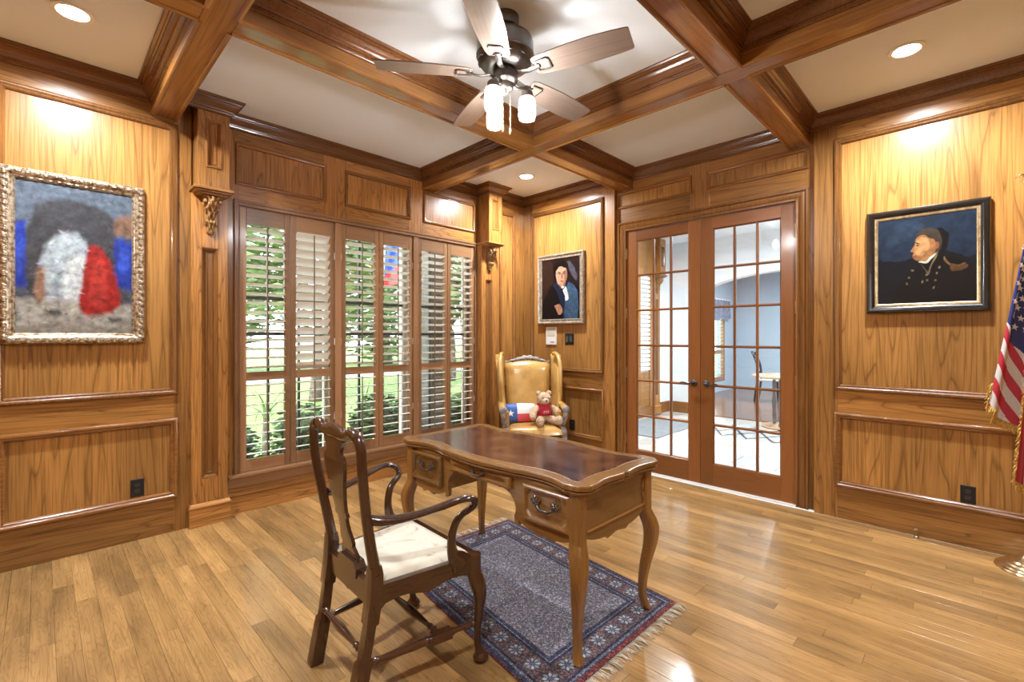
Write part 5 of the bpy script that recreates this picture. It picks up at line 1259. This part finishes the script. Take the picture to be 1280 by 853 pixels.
B().plate([(-.06, .0), (.06, .0), (.06, .085), (-.06, .085)], q, .012, .015).obj('lid', mat('cream_plastic', (.58, .52, .42), .4, build=noise_bump(80, .03)), t)
for k in range(3): B().plate(ngon(.0 + k * .02, -.07, .006, .006, 10), q, .012, .016).obj('button', M_black, t)
t, q = wplate('switch_plate', 'black switch plate with chrome rockers beside the cream wall control', .695, 1.318, .125, .125, M_black)
for s_ in (-1, 1): B().plate([(s_ * .028 - .016, -.034), (s_ * .028 + .016, -.034), (s_ * .028 + .016, .034), (s_ * .028 - .016, .034)], q, .005, .012).obj('rocker', M_chrome if s_ < 0 else mat('dark_rocker', (.06, .065, .075), .2, build=noise_bump(60, .02)), t)
ds = thing('door_stop', 'small chrome and brass door stop on the floor by the panelled wall', 'door stop', (3.652, -.035, 0))
B().lathe([(0, 0), (.016, 0), (.016, .006), (.008, .012), (.007, .045), (.010, .05), (0, .052)], n=16).obj('post', M_brass, ds, smooth=True)
B().lathe([(0, 0), (.012, 0), (.013, .012), (.010, .02), (0, .021)], (0, -.006, .05), (0, 1, .3), 14).obj('bumper', M_chrome, ds, smooth=True)

# ================================================================ FLAG ON STAND
FGX, FGY = 4.165, -.165
fg = thing('flag_stand', 'polished gold flag pole on a round stepped base by the panelled wall', 'flagpole', (FGX, FGY, 0))
B().lathe([(0, 0), (.150, 0), (.154, .006), (.150, .014), (.138, .018), (.134, .026), (.118, .030), (.112, .040), (.095, .044), (.088, .054), (.066, .060), (.05, .075), (.034, .095), (.028, .14), (.03, .15), (.022, .155), (.019, .20), (0, .2)], n=48).obj('base', M_gold, fg, smooth=True)
B().tube([(0, 0, .16), (0, 0, 2.10)], .0145, 14).obj('pole', wood('pole_oak', (.18, .09, .03), (.32, .17, .06), 'z', ring=20), fg, smooth=True)
B().lathe([(.016, 2.08), (.02, 2.085), (.02, 2.12), (.014, 2.125), (.010, 2.14), (.028, 2.155), (.032, 2.18), (.026, 2.2), (.010, 2.21), (0, 2.212)], n=18).obj('finial_ball', M_gold, fg, smooth=True)
eg = B(); Rt = Vector((.709, .705, 0)); Fw = Vector((-.705, .709, 0))
def ep(r_, f_, z): v = Rt * r_ + Fw * f_; return (v.x, v.y, z)
eg.tube([ep(0, 0, 2.205), ep(0, 0, 2.24), ep(0, -.005, 2.275), ep(0, -.012, 2.30), ep(0, -.03, 2.305)], [.008, .018, .016, .011, .004], 10)
eagle = eg.obj('eagle', M_gold, fg, smooth='all')
for s_ in (-1, 1):
    b = B()
    for k in range(7):
        t = k / 6; tip = ep(s_ * (.045 + .040 * t), .01 * t, 2.225 + .055 * t ** 1.2 - (.02 if k == 6 else 0)); st_ = ep(s_ * (.010 + .02 * t), 0, 2.258 + .022 * t)
        b.tube([st_, tuple((Vector(st_) + Vector(tip)) / 2 + Vector((0, 0, .012))), tip], [(.004, .008), (.004, .008), (.0015, .004)], 6)
    b.obj('eagle_wing', M_gold, fg, smooth='all')
fl2 = thing('draped_flag', 'stars and stripes flag with gold fringe draped from the gold pole', 'flag', (FGX, FGY, 0))
WHT, RED, NAVY = (.72, .71, .72), (.52, .025, .055), (.02, .032, .19)
def fpos(r_, f_, z): v = Rt * r_ + Fw * f_; return (v.x, v.y, z)
# rear fold: canton above, slanted stripes below
def lobe1(i, j):
    zt_ = 2.03; zb = .965 - .13 * i; z = zt_ + (zb - zt_) * j
    L = -.345 * (.05 + .93 * j ** 1.05); Rr = -.015 - .14 * j
    r_ = L + (Rr - L) * i
    f_ = -.045 * j - .035 * j * math.sin(i * 7.5 + .6) - .02 * j
    return fpos(r_, f_, z)
def col1(i, j):
    s = j * 1.06 - i * .30
    if j < .565 + .10 * i: return NAVY
    k = int((s - .25) / .072); return WHT if k % 2 == 0 else RED
b = B(); b.grid(60, 220, lobe1, colfn=col1); b.obj('rear_fold', M_cloth, fl2, smooth='all', recalc=False)
# front fold: long vertical stripes
def lobe2(i, j):
    zt_ = 1.99; zb = .56 - .05 * math.sin(PI * i); z = zt_ + (zb - zt_) * j
    L = -.006 - .235 * j ** 1.1; Rr = .03 + .11 * j
    r_ = L + (Rr - L) * i
    f_ = -.030 - .105 * j ** .8 * (.75 + .25 * math.cos(i * 13.0)) - .02 * math.sin(PI * i) * j
    return fpos(r_, f_, z)
def col2(i, j):
    if j < .43 - .1 * i: return NAVY
    return RED if int((i + .02 * math.sin(j * 6)) / .21) % 2 == 0 else WHT
b = B(); b.grid(44, 110, lobe2, colfn=col2); b.obj('front_fold', M_cloth, fl2, smooth='all', recalc=False)
# stars on the canton
def star(b, fn, i0, j0, r_):
    o_ = Vector(fn(i0, j0)); du = (Vector(fn(i0 + .02, j0)) - Vector(fn(i0 - .02, j0))).normalized(); dv = (Vector(fn(i0, j0 - .01)) - Vector(fn(i0, j0 + .01))).normalized()
    nn = du.cross(dv); nn = nn if nn.dot(-Fw) > 0 else -nn
    V = [o_ + nn * .004 + du * (math.sin(k * PI / 5) * (r_ if k % 2 == 0 else r_ * .42)) * .8 + dv * (math.cos(k * PI / 5) * (r_ if k % 2 == 0 else r_ * .42)) for k in range(10)] + [o_ + nn * .005]
    b.add(V, [(k, (k + 1) % 10, 10) for k in range(10)], (.80, .79, .80))
b = B()
for r_ in range(9):
    for c_ in range(4):
        j0 = .16 + r_ * .048; i0 = .12 + c_ * .27 + (.13 if r_ % 2 else 0)
        if i0 < .97 and j0 < .50 + .10 * i0: star(b, lobe1, i0, j0, .022)
for r_ in range(6):
    for c_ in range(3):
        j0 = .12 + r_ * .05; i0 = .12 + c_ * .3 + (.1 if r_ % 2 else 0)
        if j0 < .38 - .1 * i0: star(b, lobe2, i0, j0, .022)
o = b.obj('stars', M_cloth, fl2, recalc=False); o['kind'] = 'stuff'
# gold fringe
def fringe(b, pts, dirs, L, n):
    for k in range(n):
        t = (k + .5) / n * (len(pts) - 1); a = int(t); q = t - a; p = Vector(pts[a]).lerp(Vector(pts[min(a + 1, len(pts) - 1)]), q); d = Vector(dirs).normalized()
        wob = Vector((random.uniform(-.004, .004), random.uniform(-.004, .004), 0)); b.tube([p, p + d * L * .55 + wob, p + d * L * random.uniform(.85, 1.1) + wob * 2], [.0022, .0026, .0016], 4)
M_fringe = mat('gold_fringe', rough=.5, build=two_tone((.50, .28, .04), (.75, .50, .12), 80))
b = B(); fringe(b, [lobe1(k / 20, 1) for k in range(21)], (-.25, -.25, -1), .045, 60)
fringe(b, [lobe1(0, .88 + .12 * k / 10) for k in range(11)], (-.5, -.5, -.7), .03, 22)
fringe(b, [lobe2(k / 30, 1) for k in range(31)], (0, 0, -1), .05, 110)
fringe(b, [lobe2(0, .12 + .88 * k / 30) for k in range(31)], (-.4, -.4, -.8), .028, 170)
o = b.obj('fringe', M_fringe, fl2, smooth='all'); o['kind'] = 'stuff'
b = B(); b.tube(spline([fpos(.01, -.05, 1.98), fpos(-.015, -.10, 1.7), fpos(-.02, -.16, 1.40), fpos(-.015, -.19, 1.12)], 5), .006, 8); b.ell(fpos(-.015, -.19, 1.10), (.014, .014, .018), 10, 6)
b.lathe([(.012, 0), (.018, -.01), (.022, -.07), (.02, -.10), (0, -.10)], fpos(-.015, -.19, 1.09), n=12); b.obj('cord_tassel', M_fringe, fl2, smooth=True)
